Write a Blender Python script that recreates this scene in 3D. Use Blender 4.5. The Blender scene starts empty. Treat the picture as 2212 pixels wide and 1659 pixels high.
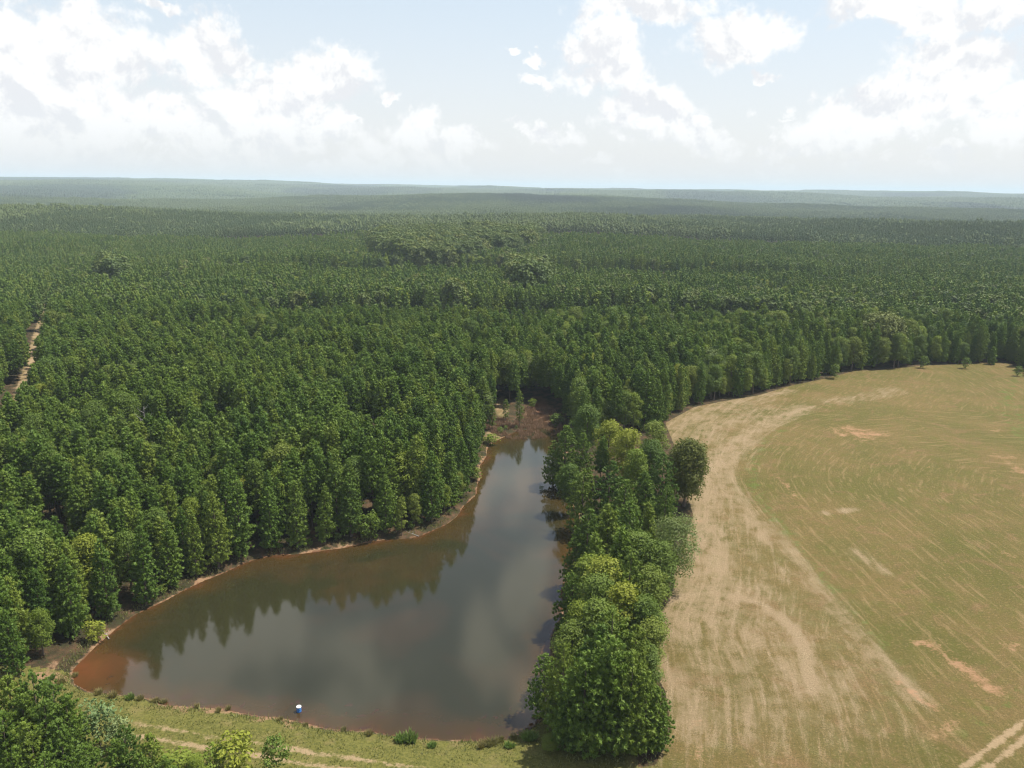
import bpy, math, random
import numpy as np
from mathutils import Matrix, Vector

random.seed(7)
rng = np.random.default_rng(7)
S = bpy.context.scene
COL = S.collection

# ------------------------------------------------------------------ camera
H = 70.0                       # drone height above the pond
PITCH = math.radians(14.08)
ROLL = math.radians(0.75)
FPX = 788.0                    # focal length in pixels of a 1024 wide picture
cam_d = bpy.data.cameras.new("camera")
cam_d.sensor_width = 36
cam_d.lens = FPX / 1024 * 36
cam_d.clip_start = 1.0
cam_d.clip_end = 60000
cam = bpy.data.objects.new("camera", cam_d)
COL.objects.link(cam)
S.camera = cam
_f = np.array([0, math.cos(PITCH), -math.sin(PITCH)])
_r0 = np.array([1.0, 0, 0]); _u0 = np.array([0, math.sin(PITCH), math.cos(PITCH)])
_r = _r0 * math.cos(ROLL) + _u0 * math.sin(ROLL)
_u = _u0 * math.cos(ROLL) - _r0 * math.sin(ROLL)
cam.matrix_world = Matrix(((_r[0], _u[0], -_f[0], 0), (_r[1], _u[1], -_f[1], 0), (_r[2], _u[2], -_f[2], H), (0, 0, 0, 1)))

# ------------------------------------------------------------------ sun, sky, exposure
SUN_EL = math.radians(63)
SUN_AZ = math.radians(76)      # to the right of the view direction (+Y)
sd = bpy.data.lights.new("sun", 'SUN')
sd.energy = 5.0
sd.angle = math.radians(0.53)
sd.color = (1.0, 0.955, 0.88)
sun = bpy.data.objects.new("sun", sd)
COL.objects.link(sun)
sv = Vector((math.sin(SUN_AZ) * math.cos(SUN_EL), math.cos(SUN_AZ) * math.cos(SUN_EL), math.sin(SUN_EL)))
sun.rotation_euler = sv.to_track_quat('Z', 'Y').to_euler()
sun.location = (0, 0, 300)

S.view_settings.view_transform = 'Standard'
S.view_settings.look = 'None'
S.view_settings.exposure = 0.55
S.view_settings.gamma = 1
S.view_settings.use_curve_mapping = False
S.cycles.max_bounces = 6
S.cycles.diffuse_bounces = 2
S.cycles.glossy_bounces = 3
S.cycles.transmission_bounces = 3
S.cycles.transparent_max_bounces = 8
S.cycles.volume_bounces = 1
S.cycles.use_denoising = True
S.cycles.filter_width = 1.2

class NT:
    """small helper for wiring node trees"""
    def __init__(s, tree):
        s.t = tree
    def n(s, typ, **kw):
        nd = s.t.nodes.new(typ)
        for k, v in kw.items():
            setattr(nd, k, v)
        return nd
    def put(s, sock, v):
        if isinstance(v, bpy.types.NodeSocket):
            s.t.links.new(v, sock)
        elif v is not None:
            sock.default_value = v
    def m(s, op, a, b=None, c=None, clamp=False):
        nd = s.n('ShaderNodeMath', operation=op)
        nd.use_clamp = clamp
        s.put(nd.inputs[0], a); s.put(nd.inputs[1], b); s.put(nd.inputs[2], c)
        return nd.outputs[0]
    def vm(s, op, a, b=None, c=None, out=0):
        nd = s.n('ShaderNodeVectorMath', operation=op)
        s.put(nd.inputs[0], a); s.put(nd.inputs[1], b); s.put(nd.inputs[2], c)
        return nd.outputs['Value'] if op in ('LENGTH', 'DISTANCE', 'DOT_PRODUCT') else nd.outputs[0]
    def mix(s, fac, a, b, blend='MIX'):
        nd = s.n('ShaderNodeMix', data_type='RGBA', blend_type=blend)
        s.put(nd.inputs[0], fac); s.put(nd.inputs[6], a); s.put(nd.inputs[7], b)
        return nd.outputs[2]
    def noise(s, vec, scale, detail=4, rough=0.55, dist=0.0):
        nd = s.n('ShaderNodeTexNoise')
        s.put(nd.inputs['Vector'], vec)
        nd.inputs['Scale'].default_value = scale
        nd.inputs['Detail'].default_value = detail
        nd.inputs['Roughness'].default_value = rough
        nd.inputs['Distortion'].default_value = dist
        return nd.outputs[0]
    def step(s, x, a, b, lo=0.0, hi=1.0):
        nd = s.n('ShaderNodeMapRange', interpolation_type='SMOOTHSTEP')
        s.put(nd.inputs[0], x)
        nd.inputs[1].default_value = a; nd.inputs[2].default_value = b
        nd.inputs[3].default_value = lo; nd.inputs[4].default_value = hi
        return nd.outputs[0]
    def attr(s, name, out='Fac'):
        return s.n('ShaderNodeAttribute', attribute_name=name).outputs[out]

# the photograph is measured in a frame 2212 x 1659; these two turn such a point into the place
PW = 2212.0
def ray(px, py):
    X = (px / PW - 0.5) * 1024 / FPX
    Y = -(py / PW * 1024 - 384) / FPX
    d = _f + X * _r + Y * _u
    return d / np.linalg.norm(d)
def at(px, py, z=0.0):
    d = ray(px, py)
    t = (z - H) / d[2]
    return (d[0] * t, d[1] * t)
def proj(x, y, z):
    p = np.stack([x, y, np.asarray(z) - H], -1)
    zc = p @ _f
    return (p @ _r) / zc * FPX * PW / 1024 + PW / 2, (384 - (p @ _u) / zc * FPX) * PW / 1024

world = bpy.data.worlds.new("World")
S.world = world
world.use_nodes = True
wt = world.node_tree
wt.nodes.clear()
W = NT(wt)
sky = W.n('ShaderNodeTexSky', sky_type='NISHITA')
sky.sun_disc = False
sky.sun_elevation = SUN_EL
sky.sun_rotation = SUN_AZ
sky.air_density = 1.0
sky.dust_density = 2.2
sky.ozone_density = 1.6
tc = W.n('ShaderNodeTexCoord').outputs['Generated']
sep = W.n('ShaderNodeSeparateXYZ')
W.put(sep.inputs[0], tc)
az = W.m('ARCTAN2', sep.outputs[0], sep.outputs[1])
el = W.m('ARCSINE', sep.outputs[2])
cmb = W.n('ShaderNodeCombineXYZ')
W.put(cmb.inputs[0], az); W.put(cmb.inputs[1], el)
P = cmb.outputs[0]
CLOUDS = [(150, 105, 190, 85), (50, 230, 190, 130), (440, 80, 68, 62), (480, 135, 75, 45), (700, 175, 100, 55), (560, 210, 130, 60),
          (250, 240, 260, 80), (560, 290, 330, 62), (900, 275, 70, 42), (980, 305, 90, 32), (1290, 100, 92, 62),
          (1300, 165, 96, 50), (1390, 245, 110, 46), (1170, 185, 55, 22), (1605, 85, 118, 55), (1390, 8, 170, 42), (1110, 102, 18, 12),
          (1165, 122, 24, 16), (850, 200, 28, 11), (1990, 22, 200, 48), (2080, 150, 128, 95), (1960, 235, 150, 62), (1790, 275, 95, 52),
          (1500, 300, 95, 32), (1645, 178, 26, 16), (330, 0, 62, 14), (1180, 285, 60, 26), (2190, 240, 90, 70)]
w1 = W.n('ShaderNodeTexNoise'); W.put(w1.inputs['Vector'], P); w1.inputs['Scale'].default_value = 9; w1.inputs['Detail'].default_value = 2
w2 = W.n('ShaderNodeTexNoise'); W.put(w2.inputs['Vector'], P); w2.inputs['Scale'].default_value = 34; w2.inputs['Detail'].default_value = 5; w2.inputs['Roughness'].default_value = 0.62
PW1 = W.vm('MULTIPLY_ADD', W.vm('SUBTRACT', w1.outputs['Color'], (0.5, 0.5, 0.5)), (0.085, 0.075, 0), P)
PW2 = W.vm('MULTIPLY_ADD', W.vm('SUBTRACT', w2.outputs['Color'], (0.5, 0.5, 0.5)), (0.050, 0.050, 0), PW1)
dmin = None
for (cx, cy, rx, ry) in CLOUDS:
    d = ray(cx, cy)
    a0, e0 = math.atan2(d[0], d[1]), math.asin(d[2])
    k = 1024 / PW / FPX
    q = W.vm('MULTIPLY_ADD', PW2, (1 / (rx * k), 1 / (ry * k), 0), (-a0 / (rx * k), -e0 / (ry * k), 0))
    L = W.vm('LENGTH', q)
    dmin = L if dmin is None else W.m('MINIMUM', dmin, L)
# clouds higher up, known from their reflection in the pond
for (cx, cy, rx, ry) in [(420, 1450, 85, 70), (760, 1530, 150, 45), (1040, 1420, 60, 110), (1130, 1260, 70, 120), (1120, 1500, 60, 40), (560, 1350, 60, 30)]:
    d = ray(cx, cy)
    a0, e0 = math.atan2(d[0], d[1]), math.asin(-d[2])
    k = 1024 / PW / FPX
    q = W.vm('MULTIPLY_ADD', PW2, (1 / (rx * k), 1 / (ry * k), 0), (-a0 / (rx * k), -e0 / (ry * k), 0))
    dmin = W.m('MINIMUM', dmin, W.vm('LENGTH', q))
blob = W.m('SUBTRACT', 1.0, dmin)
# more of the same sky outside the part the frame shows
Pf = W.vm('MULTIPLY', P, (1.0, 1.5, 1.0))
cov = W.noise(Pf, 3.1, 3, 0.5)
far_w = W.m('MAXIMUM', W.step(W.m('ABSOLUTE', az), 0.60, 0.75), W.step(el, 0.27, 0.36))
oth = W.m('MULTIPLY', W.m('SUBTRACT', cov, 0.51), 5.0)
oth = W.m('SUBTRACT', oth, W.m('MULTIPLY', W.m('SUBTRACT', 1.0, far_w), 3.0))
low = W.m('MULTIPLY', W.m('SUBTRACT', W.noise(W.vm('MULTIPLY', PW2, (1.0, 2.0, 1)), 11, 4, 0.55), 0.53), 6.0)
low = W.m('SUBTRACT', low, W.m('MULTIPLY', W.step(el, 0.075, 0.16), 3.0))
field_ = W.m('MAXIMUM', W.m('MAXIMUM', W.m('MAXIMUM', blob, low), oth), -1.5)
n1 = W.noise(P, 13, 8, 0.62, 0.15)
n3 = W.noise(P, 42, 5, 0.6, 0.3)
Pup = W.vm('ADD', P, (0.006, 0.014, 0.0))
n2 = W.noise(Pup, 13, 8, 0.62, 0.15)
dens = W.m('ADD', field_, W.m('ADD', W.m('MULTIPLY', W.m('SUBTRACT', n1, 0.5), 1.8), W.m('MULTIPLY', W.m('SUBTRACT', n3, 0.5), 1.1)))
alpha = W.step(dens, -0.08, 0.46)
relief = W.m('MULTIPLY', W.m('SUBTRACT', n1, n2), 1.8)
soft = W.step(dens, 0.2, 1.8, 0.0, 1.0)
lum = W.m('ADD', W.m('SUBTRACT', 1.0, W.m('MULTIPLY', soft, 0.09)), relief)
lum = W.m('MINIMUM', W.m('MAXIMUM', lum, 0.85), 1.03)
cc = W.vm('SCALE', (1, 1, 1), None)
cc.node.inputs['Scale'].default_value = 1.0
W.put(cc.node.inputs['Scale'], W.m('MULTIPLY', lum, 7.15))
ctint = W.mix(W.step(lum, 0.78, 1.0), (0.955, 0.98, 1.03, 1), (1, 1, 1, 1))
ccol = W.mix(1.0, cc, ctint, 'MULTIPLY')
# a thin milky veil lies over the blue, thicker towards the horizon
veil = W.m('POWER', W.m('SUBTRACT', 1.0, W.step(el, -0.02, 0.55)), 1.0)
veil = W.m('ADD', W.m('MULTIPLY', veil, 0.34), W.step(el, 0.26, 0.58, 0.42, 0.02))
base = W.mix(veil, sky.outputs[0], W.mix(W.step(el, 0.0, 0.30), (6.9, 6.85, 6.85, 1), (5.8, 6.75, 7.35, 1)))
col = W.mix(W.m('MULTIPLY', alpha, W.step(el, 0.01, 0.09, 0.15, 1.0)), base, ccol)
bg = W.n('ShaderNodeBackground')
W.put(bg.inputs[0], col)
bg.inputs[1].default_value = 0.10
wo = W.n('ShaderNodeOutputWorld')
wt.links.new(bg.outputs[0], wo.inputs[0])
world.cycles.sampling_method = 'MANUAL'
world.cycles.sample_map_resolution = 512

# ------------------------------------------------------------------ numpy helpers
def smooth(a, b, x):
    t = np.clip((x - a) / (b - a), 0, 1)
    return t * t * (3 - 2 * t)
_perm = np.random.default_rng(3).random((256, 256))
def vnoise(x, y):
    xi = np.floor(x).astype(int); yi = np.floor(y).astype(int)
    fx = x - xi; fy = y - yi
    fx = fx * fx * (3 - 2 * fx); fy = fy * fy * (3 - 2 * fy)
    g = lambda i, j: _perm[i & 255, j & 255]
    return (g(xi, yi) * (1 - fx) + g(xi + 1, yi) * fx) * (1 - fy) + (g(xi, yi + 1) * (1 - fx) + g(xi + 1, yi + 1) * fx) * fy
def fbm(x, y, s, o=4):
    v = 0; a = 1; t = 0
    for k in range(o):
        v = v + a * vnoise(x / s * 2 ** k + 17.3 * k + 100, y / s * 2 ** k + 9.1 * k + 100); t += a; a *= 0.5
    return v / t * 2 - 1
def poly_dist(x, y, pts, closed=False, want_t=False):
    """distance to a polyline; also arc length of the nearest point and the side"""
    pts = np.asarray(pts, float)
    seg = list(zip(pts[:-1], pts[1:])) + ([(pts[-1], pts[0])] if closed else [])
    best = np.full(x.shape, 1e18); bt = np.zeros(x.shape); bs = np.zeros(x.shape)
    acc = 0.0
    for a, b in seg:
        dx, dy = b - a
        L2 = dx * dx + dy * dy + 1e-9
        t = np.clip(((x - a[0]) * dx + (y - a[1]) * dy) / L2, 0, 1)
        ex = x - a[0] - t * dx; ey = y - a[1] - t * dy
        q = ex * ex + ey * ey
        m = q < best
        best = np.where(m, q, best)
        if want_t:
            L = math.sqrt(L2)
            bt = np.where(m, acc + t * L, bt)
            bs = np.where(m, np.sign(dx * ey - dy * ex), bs)
            acc += L
    return (np.sqrt(best), bt, bs) if want_t else np.sqrt(best)
def inside(x, y, pts):
    r = np.zeros(x.shape, bool)
    n = len(pts)
    for i in range(n):
        (x1, y1), (x2, y2) = pts[i], pts[(i + 1) % n]
        c = ((y1 > y) != (y2 > y)) & (x < (x2 - x1) * (y - y1) / (y2 - y1 + 1e-12) + x1)
        r ^= c
    return r
def resample(pts, step):
    """Catmull-Rom through the points, so a shore or a track has no corners"""
    pts = [np.array(p, float) for p in pts]
    out = []
    for i in range(len(pts) - 1):
        p0 = pts[max(i - 1, 0)]; p1 = pts[i]; p2 = pts[i + 1]; p3 = pts[min(i + 2, len(pts) - 1)]
        n = max(1, int(np.linalg.norm(p2 - p1) / step))
        for k in range(n):
            t = k / n
            out.append(0.5 * ((2 * p1) + (-p0 + p2) * t + (2 * p0 - 5 * p1 + 4 * p2 - p3) * t * t + (-p0 + 3 * p1 - 3 * p2 + p3) * t ** 3))
    out.append(pts[-1])
    return np.array(out)

POND_PX = [(152, 1450), (175, 1420), (215, 1385), (265, 1350), (330, 1310), (395, 1278), (440, 1258), (485, 1238), (530, 1215), (580, 1203),
           (640, 1196), (700, 1190), (770, 1178), (840, 1168), (900, 1158), (950, 1140), (985, 1118), (1010, 1090), (1030, 1055), (1040, 1020),
           (1048, 985), (1058, 962), (1080, 948), (1110, 936), (1150, 925), (1185, 915), (1208, 925), (1206, 960), (1212, 1000), (1220, 1050), (1238, 1085),
           (1250, 1130), (1238, 1190), (1222, 1250), (1210, 1300), (1200, 1350), (1186, 1395), (1186, 1440), (1184, 1500), (1168, 1548), (1140, 1572),
           (1100, 1588), (1060, 1600), (1010, 1604), (950, 1601), (880, 1590), (800, 1581), (740, 1572), (660, 1563), (600, 1553),
           (520, 1541), (440, 1527), (370, 1516), (300, 1506), (240, 1499), (190, 1492), (158, 1480), (150, 1464)]
POND = resample([at(*p) for p in POND_PX] + [at(*POND_PX[0])], 2.5)[:-1]
_t = np.arange(len(POND))
POND[:, 0] += 0.35 * np.sin(_t * 1.3) + 0.3 * np.sin(_t * 0.61 + 1)
POND[:, 1] += 0.35 * np.cos(_t * 1.7) + 0.3 * np.sin(_t * 0.77)
CREST = np.array([at(p[0], p[1], 1.8) for p in [(-900, 1330), (-300, 1440), (0, 1500), (270, 1562), (560, 1610), (900, 1662), (1300, 1715), (1700, 1760)]])

def terrain(x, y):
    x = np.asarray(x, float); y = np.asarray(y, float)
    r = np.hypot(x, y)
    d = np.full(x.shape, 400.0); ins = np.zeros(x.shape, bool)
    near = r < 420
    if near.any():
        d[near] = poly_dist(x[near], y[near], POND, True)
        ins[near] = inside(x[near], y[near], POND)
    z = 0.04 + 0.22 * smooth(0, 1.3, d) + 2.9 * (1 - np.exp(-np.maximum(d - 0.8, 0) / 16))
    # mud flat and creek at the far end of the pond stay low
    mx, my = at(1150, 900)
    low = np.exp(-(((x - mx) / 17) ** 2 + ((y - my - 4) / 24) ** 2))
    z = z * (1 - 0.85 * low)
    # the dam's back slope falls away towards the camera
    c = np.full(x.shape, 0.0)
    nn = r < 260
    if nn.any():
        dd, tt, ss = poly_dist(x[nn], y[nn], CREST, False, True)
        c[nn] = np.where(ss < 0, dd, -dd)
    south = smooth(2.0, 30, c) * (1 - smooth(2, 34, x)) * (y < 240)
    z = z - 9.5 * south
    z = z + 0.25 * fbm(x, y, 30, 3) * smooth(3, 25, d)
    # rolling country further out
    a = np.arctan2(x, y)
    rr = r * (1 + 0.10 * fbm(x, y, 900, 2))
    prof = np.interp(rr, [0, 350, 700, 1000, 1350, 1900, 2300, 3100, 4100, 5600, 6500, 8500, 11000, 14000, 17500, 30000],
                     [0, 0, -1, 2, 9, -18, -16, 6, -10, 24, 14, 36, 24, 34, 26, 20])
    z = z + prof + smooth(250, 900, r) * 11 * fbm(x, y, 380, 3) + smooth(1400, 3600, r) * 34 * fbm(x, y, 1300, 3)
    z = z + 34 * smooth(4800, 7600, r) * smooth(0.05, -0.55, a) * (1 + 0.2 * fbm(x, y, 1800, 2)) * smooth(15000, 9000, r)
    return np.where(ins, -np.minimum(0.05 + d * 0.22, 2.2), z)

def place_top(px, py, h):
    z = h
    for _ in range(12):
        x, y = at(px, py, z)
        z = 0.5 * z + 0.5 * (float(terrain(np.array([x]), np.array([y]))[0]) + h)
    return x, y
def place_base(px, py):
    z = 1.0
    for _ in range(14):
        x, y = at(px, py, z)
        z = 0.5 * z + 0.5 * float(terrain(np.array([x]), np.array([y]))[0])
    return x, y, z

ZF = 3.0
FIELD_PX = [(1438, 912), (1500, 880), (1560, 868), (1640, 855), (1700, 836), (1760, 824), (1850, 802), (1900, 801), (2000, 791), (2100, 786),
            (2165, 783), (2195, 792), (2212, 800), (2300, 830), (2500, 900), (2900, 1200), (3300, 1700), (3000, 2400), (1900, 2300), (1400, 1900),
            (1290, 1660), (1330, 1655), (1420, 1640), (1452, 1560), (1440, 1480), (1405, 1420), (1420, 1330), (1445, 1290), (1462, 1210), (1480, 1160), (1500, 1110),
            (1490, 1080), (1475, 1030), (1462, 970)]
FIELD = np.array([at(p[0], p[1], ZF) for p in FIELD_PX])
TRACK = resample([place_base(p[0], p[1])[:2] for p in [(-40, 1040), (0, 975), (28, 925), (52, 868), (70, 810), (84, 755), (96, 705), (112, 660), (150, 600)]], 8)
ROAD = resample([at(p[0], p[1], 1.8) for p in [(-500, 1400), (-200, 1455), (0, 1502), (150, 1535), (290, 1566), (420, 1590), (560, 1612), (720, 1637), (900, 1664), (1200, 1712), (1500, 1770)]], 4)
LANE = resample([at(p[0], p[1], ZF) for p in [(1480, 1768), (1720, 1800), (1950, 1760), (2090, 1672), (2150, 1628), (2212, 1582), (2330, 1480), (2500, 1320), (2900, 1120), (3500, 950)]], 5)

# ------------------------------------------------------------------ ground: one polar sheet, cut into the kinds of ground it carries
rad = [0.0]
r_ = 4.0
while r_ < 60: rad.append(r_); r_ *= 1.09
while r_ < 420: rad.append(r_); r_ *= 1.0052
while r_ < 30000: rad.append(r_); r_ *= 1.028
rad = np.array(rad[1:])
ang = np.concatenate([np.radians(np.arange(-180, -46, 3.0)), np.radians(np.arange(-46, 46, 0.17)), np.radians(np.arange(46, 180, 3.0))])
A, R_ = np.meshgrid(ang, rad)
GX = (R_ * np.sin(A)).ravel(); GY = (R_ * np.cos(A)).ravel()
GZ = terrain(GX, GY)
na, nr = len(ang), len(rad)
GX = np.append(GX, 0); GY = np.append(GY, 0); GZ = np.append(GZ, GZ[:na].mean())
near = np.hypot(GX, GY) < 700
nx, ny = GX[near], GY[near]
def spread(v, fill=0.0):
    o = np.full(GX.shape, fill); o[near] = v; return o
dp = poly_dist(nx, ny, POND, True); insp = inside(nx, ny, POND)
dp = np.where(insp, -dp, dp)
df = poly_dist(nx, ny, FIELD, True); insf = inside(nx, ny, FIELD)
df = np.where(insf, df, -df)
dr, tr, sr = poly_dist(nx, ny, ROAD, False, True)
dl, tl, sl = poly_dist(nx, ny, LANE, False, True)
dt = poly_dist(nx, ny, TRACK)
_, _, sc = poly_dist(nx, ny, CREST, False, True)
dcr = poly_dist(nx, ny, CREST)

def ell(cx, cy, rx, ry, z=ZF):
    """soft patch from its outline in the photograph"""
    x0, y0 = at(cx, cy, z)
    wx = abs(at(cx + rx, cy, z)[0] - x0)
    wy = abs(at(cx, cy - ry, z)[1] - at(cx, cy + ry, z)[1]) / 2
    q = np.hypot((nx - x0) / wx, (ny - y0) / wy)
    return np.clip(1.25 - q, 0, 1)
def streak(pts, w, z=ZF):
    pl = resample([at(p[0], p[1], z) for p in pts], 4)
    return np.exp(-(poly_dist(nx, ny, pl) / w / 0.95) ** 2)

straw = np.zeros(nx.shape)
for pts, w, k in [([(1740, 882), (1680, 905), (1620, 940), (1570, 985), (1560, 1030), (1585, 1075), (1620, 1120), (1665, 1165)], 4.6, 0.8),
                  ([(1610, 950), (1560, 990), (1530, 1040), (1520, 1100), (1530, 1200)], 6.0, 0.95),
                  ([(1655, 1130), (1710, 1195), (1765, 1270), (1830, 1350), (1900, 1425), (1970, 1500)], 3.2, 0.68),
                  ([(1500, 1120), (1530, 1200), (1540, 1290), (1470, 1330)], 7.5, 0.95),
                  ([(1450, 1290), (1540, 1275), (1640, 1300), (1710, 1350), (1745, 1430), (1752, 1490)], 1.6, 1.3),
                  ([(1450, 1330), (1430, 1420), (1480, 1480), (1500, 1560)], 5.0, 0.75),
                  ([(1560, 1330), (1640, 1390), (1700, 1450), (1730, 1500)], 2.4, 0.75),
                  ([(1600, 1420), (1620, 1500), (1625, 1600)], 2.0, 0.7),
                  ([(1500, 880), (1570, 885), (1640, 900)], 5.0, 0.6),
                  ([(1460, 925), (1520, 890), (1600, 868), (1700, 845)], 4.0, 0.75),
                  ([(1930, 845), (1860, 860), (1800, 868)], 6.0, 0.55), ([(1500, 960), (1540, 930), (1600, 905)], 7, 0.7),
                  ([(1780, 1108), (1850, 1100)], 1.5, 0.6), ([(1840, 1190), (1900, 1230)], 3.0, 0.5)]:
    straw = np.maximum(straw, k * streak(pts, w))
straw = np.maximum(straw, 0.5 * ell(1570, 1200, 110, 160))
straw = np.maximum(straw, 0.42 * ell(1560, 1480, 160, 160))
grn = np.zeros(nx.shape)
for pts, w, k in [([(1640, 1000), (1625, 1040), (1650, 1085), (1700, 1150), (1750, 1215), (1800, 1275)], 2.4, 1.0),
                  ([(1690, 930), (1650, 960), (1625, 1000)], 2.0, 0.7),
                  ([(1800, 1275), (1870, 1350), (1935, 1425)], 1.6, 0.8),
                  ([(2205, 800), (2178, 850), (2190, 900), (2215, 950)], 5.0, 0.9), ([(1900, 1000), (1700, 900)], 1, 0.0),
                  ([(2010, 1600), (2100, 1570), (2200, 1500)], 1.5, 0.7), ([(1545, 1000), (1580, 1040), (1600, 1090)], 2.0, 0.5),
                  ([(2150, 850), (2160, 900)], 3, 0.4)]:
    grn = np.maximum(grn, 0.62 * k * streak(pts, w * 0.8))
red = np.zeros(nx.shape)
for cx, cy, rx, ry, k in [(1860, 937, 75, 17, 1.0), (1830, 925, 40, 8, 0.7), (1885, 948, 30, 14, 0.6), (1700, 1050, 14, 26, 0.7), (1810, 1000, 40, 8, 0.3),
                          (2170, 990, 50, 14, 0.6), (2205, 1020, 25, 22, 0.8), (2150, 930, 26, 22, 0.4), (2180, 1200, 35, 12, 0.5), (2100, 1120, 20, 10, 0.4),
                          (2190, 1400, 30, 14, 0.8), (1985, 1010, 30, 8, 0.35), (1980, 1230, 30, 14, 0.35), (2040, 1590, 24, 16, 0.7), (1560, 1640, 60, 22, 0.5),
                          (2115, 1250, 40, 12, 0.4), (1720, 1640, 90, 14, 0.4), (2150, 1330, 26, 12, 0.4), (1500, 1120, 25, 20, 0.35), (1250, 1650, 60, 16, 0.4)]:
    red = np.maximum(red, k * ell(cx, cy, rx, ry))
for pts, w, k in [([(2000, 1392), (2060, 1425), (2100, 1460), (2148, 1492)], 1.9, 0.95), ([(1940, 1475), (1985, 1510), (2040, 1545)], 1.0, 0.8),
                  ([(1510, 1560), (1500, 1640)], 1.5, 0.3), ([(2060, 1560), (2020, 1600)], 1.6, 0.6)]:
    red = np.maximum(red, k * streak(pts, w))
on_dam = (dp > 0) & (dcr < 60) & (ny < at(200, 1455, 1)[1] + 1.5) & (nx < at(1300, 1600, 2)[0] + 4) & (~insf)
dam = np.where(on_dam, 1.0, 0.0) * smooth(0.0, 1.0, dp)
dam = np.maximum(dam, 0.9 * ell(1215, 1630, 90, 50, 1.5) * (dp > 0))
wheel = np.maximum(np.clip(1.25 - np.abs(dr - 1.15) / 0.75, 0, 1) * smooth(0, 8, nx - at(230, 1560, 1.8)[0]), 0)
lane = np.clip(1.15 - np.abs(dl - 0.85) / 0.75, 0, 1)
track = np.clip(1.6 - dt / 3.2, 0, 1)
wheel = wheel * 0.85; sand = np.maximum(np.maximum(wheel, lane), track)
clear = np.maximum(np.maximum(0.75 * ell(1084, 880, 24, 34, 1), 0.8 * ell(1065, 940, 26, 30, 1)), 0.0)
clay = np.clip(1.2 - np.maximum(dp, 0) / (0.15 + 1.9 * smooth(-0.25, 0.6, fbm(nx, ny, 14, 3))), 0, 1)
clay = np.maximum(clay, ell(110, 1455, 62, 30, 0.8) * (dp > 0))
clay = np.maximum(clay, 0.8 * np.clip(1.2 - np.abs(dp) / 1.6, 0, 1) * np.clip(1.2 * ell(1165, 1560, 60, 60, 0), 0, 1))
mud = np.maximum(ell(1165, 895, 44, 34, 0), np.where(dp < 0.15, 1.0, 0.0)) * (df < 2)
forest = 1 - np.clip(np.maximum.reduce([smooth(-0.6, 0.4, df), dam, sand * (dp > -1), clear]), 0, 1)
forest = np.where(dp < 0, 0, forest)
flow = resample([at(p[0], p[1], ZF) for p in [(1700, 640), (2100, 850), (1900, 885), (1740, 900), (1650, 940), (1590, 1000), (1600, 1060), (1655, 1130), (1710, 1195), (1770, 1270), (1900, 1425), (2010, 1560), (2200, 1750)]], 5)
edge_l = resample([at(p[0], p[1], ZF) for p in [(1760, 780), (1560, 868), (1470, 960), (1478, 1040), (1462, 1210), (1420, 1330), (1440, 1480), (1425, 1600), (1400, 1900)]], 5)
ed, et, es = poly_dist(nx, ny, edge_l, False, True)
fd, ft, fs = poly_dist(nx, ny, flow, False, True)
sd_ = fd * fs
_, _, chk = poly_dist(np.array([at(1500, 1400, ZF)[0]]), np.array([at(1500, 1400, ZF)[1]]), flow, False, True)
left = smooth(-1.0, 5.0, sd_ * chk[0])
straw = np.maximum(straw, smooth(-16, 16, sd_ * chk[0]) * (0.60 + 0.10 * fbm(nx, ny, 9, 2)) * smooth(-14, 16, ny - at(1600, 1650, ZF)[1]) * smooth(at(1720, 850, ZF)[0] + 12, at(1600, 900, ZF)[0], nx))

def cattr(me, name, cols, idx=None):
    a = me.color_attributes.new(name, 'FLOAT_COLOR', 'POINT')
    arr = np.stack(cols, -1).astype(np.float32)
    if idx is not None: arr = arr[idx]
    a.data.foreach_set('color', arr.ravel())
def fattr(me, name, v):
    a = me.attributes.new(name, 'FLOAT', 'POINT')
    a.data.foreach_set('value', np.asarray(v, np.float32).ravel())

def tag(o, label=None, cat=None, group=None, kind=None):
    if label: o['label'] = label
    if cat: o['category'] = cat
    if group: o['group'] = group
    if kind: o['kind'] = kind
    return o
def mesh_np(name, V, F, smooth_=False):
    """V (n,3); F list of (k,m) index arrays"""
    me = bpy.data.meshes.new(name)
    F = [np.asarray(f, np.int32) for f in (F if isinstance(F, list) else [F]) if len(f)]
    nl = sum(f.size for f in F); nf = sum(len(f) for f in F)
    me.vertices.add(len(V)); me.vertices.foreach_set('co', np.asarray(V, np.float32).ravel())
    me.loops.add(nl); me.loops.foreach_set('vertex_index', np.concatenate([f.ravel() for f in F]))
    me.polygons.add(nf)
    tot = np.concatenate([np.full(len(f), f.shape[1], np.int32) for f in F])
    st = np.concatenate([[0], np.cumsum(tot)[:-1]]).astype(np.int32)
    me.polygons.foreach_set('loop_start', st)
    try: me.polygons.foreach_set('loop_total', tot)
    except Exception: pass
    me.update(calc_edges=True)
    if smooth_: me.polygons.foreach_set('use_smooth', np.ones(nf, bool))
    else: me.polygons.foreach_set('use_smooth', np.zeros(nf, bool))
    return me
def new_obj(name, me, mat=None, parent=None):
    o = bpy.data.objects.new(name, me); COL.objects.link(o)
    if mat is not None and (not me.materials): me.materials.append(mat)
    if parent: o.parent = parent
    return o

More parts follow.
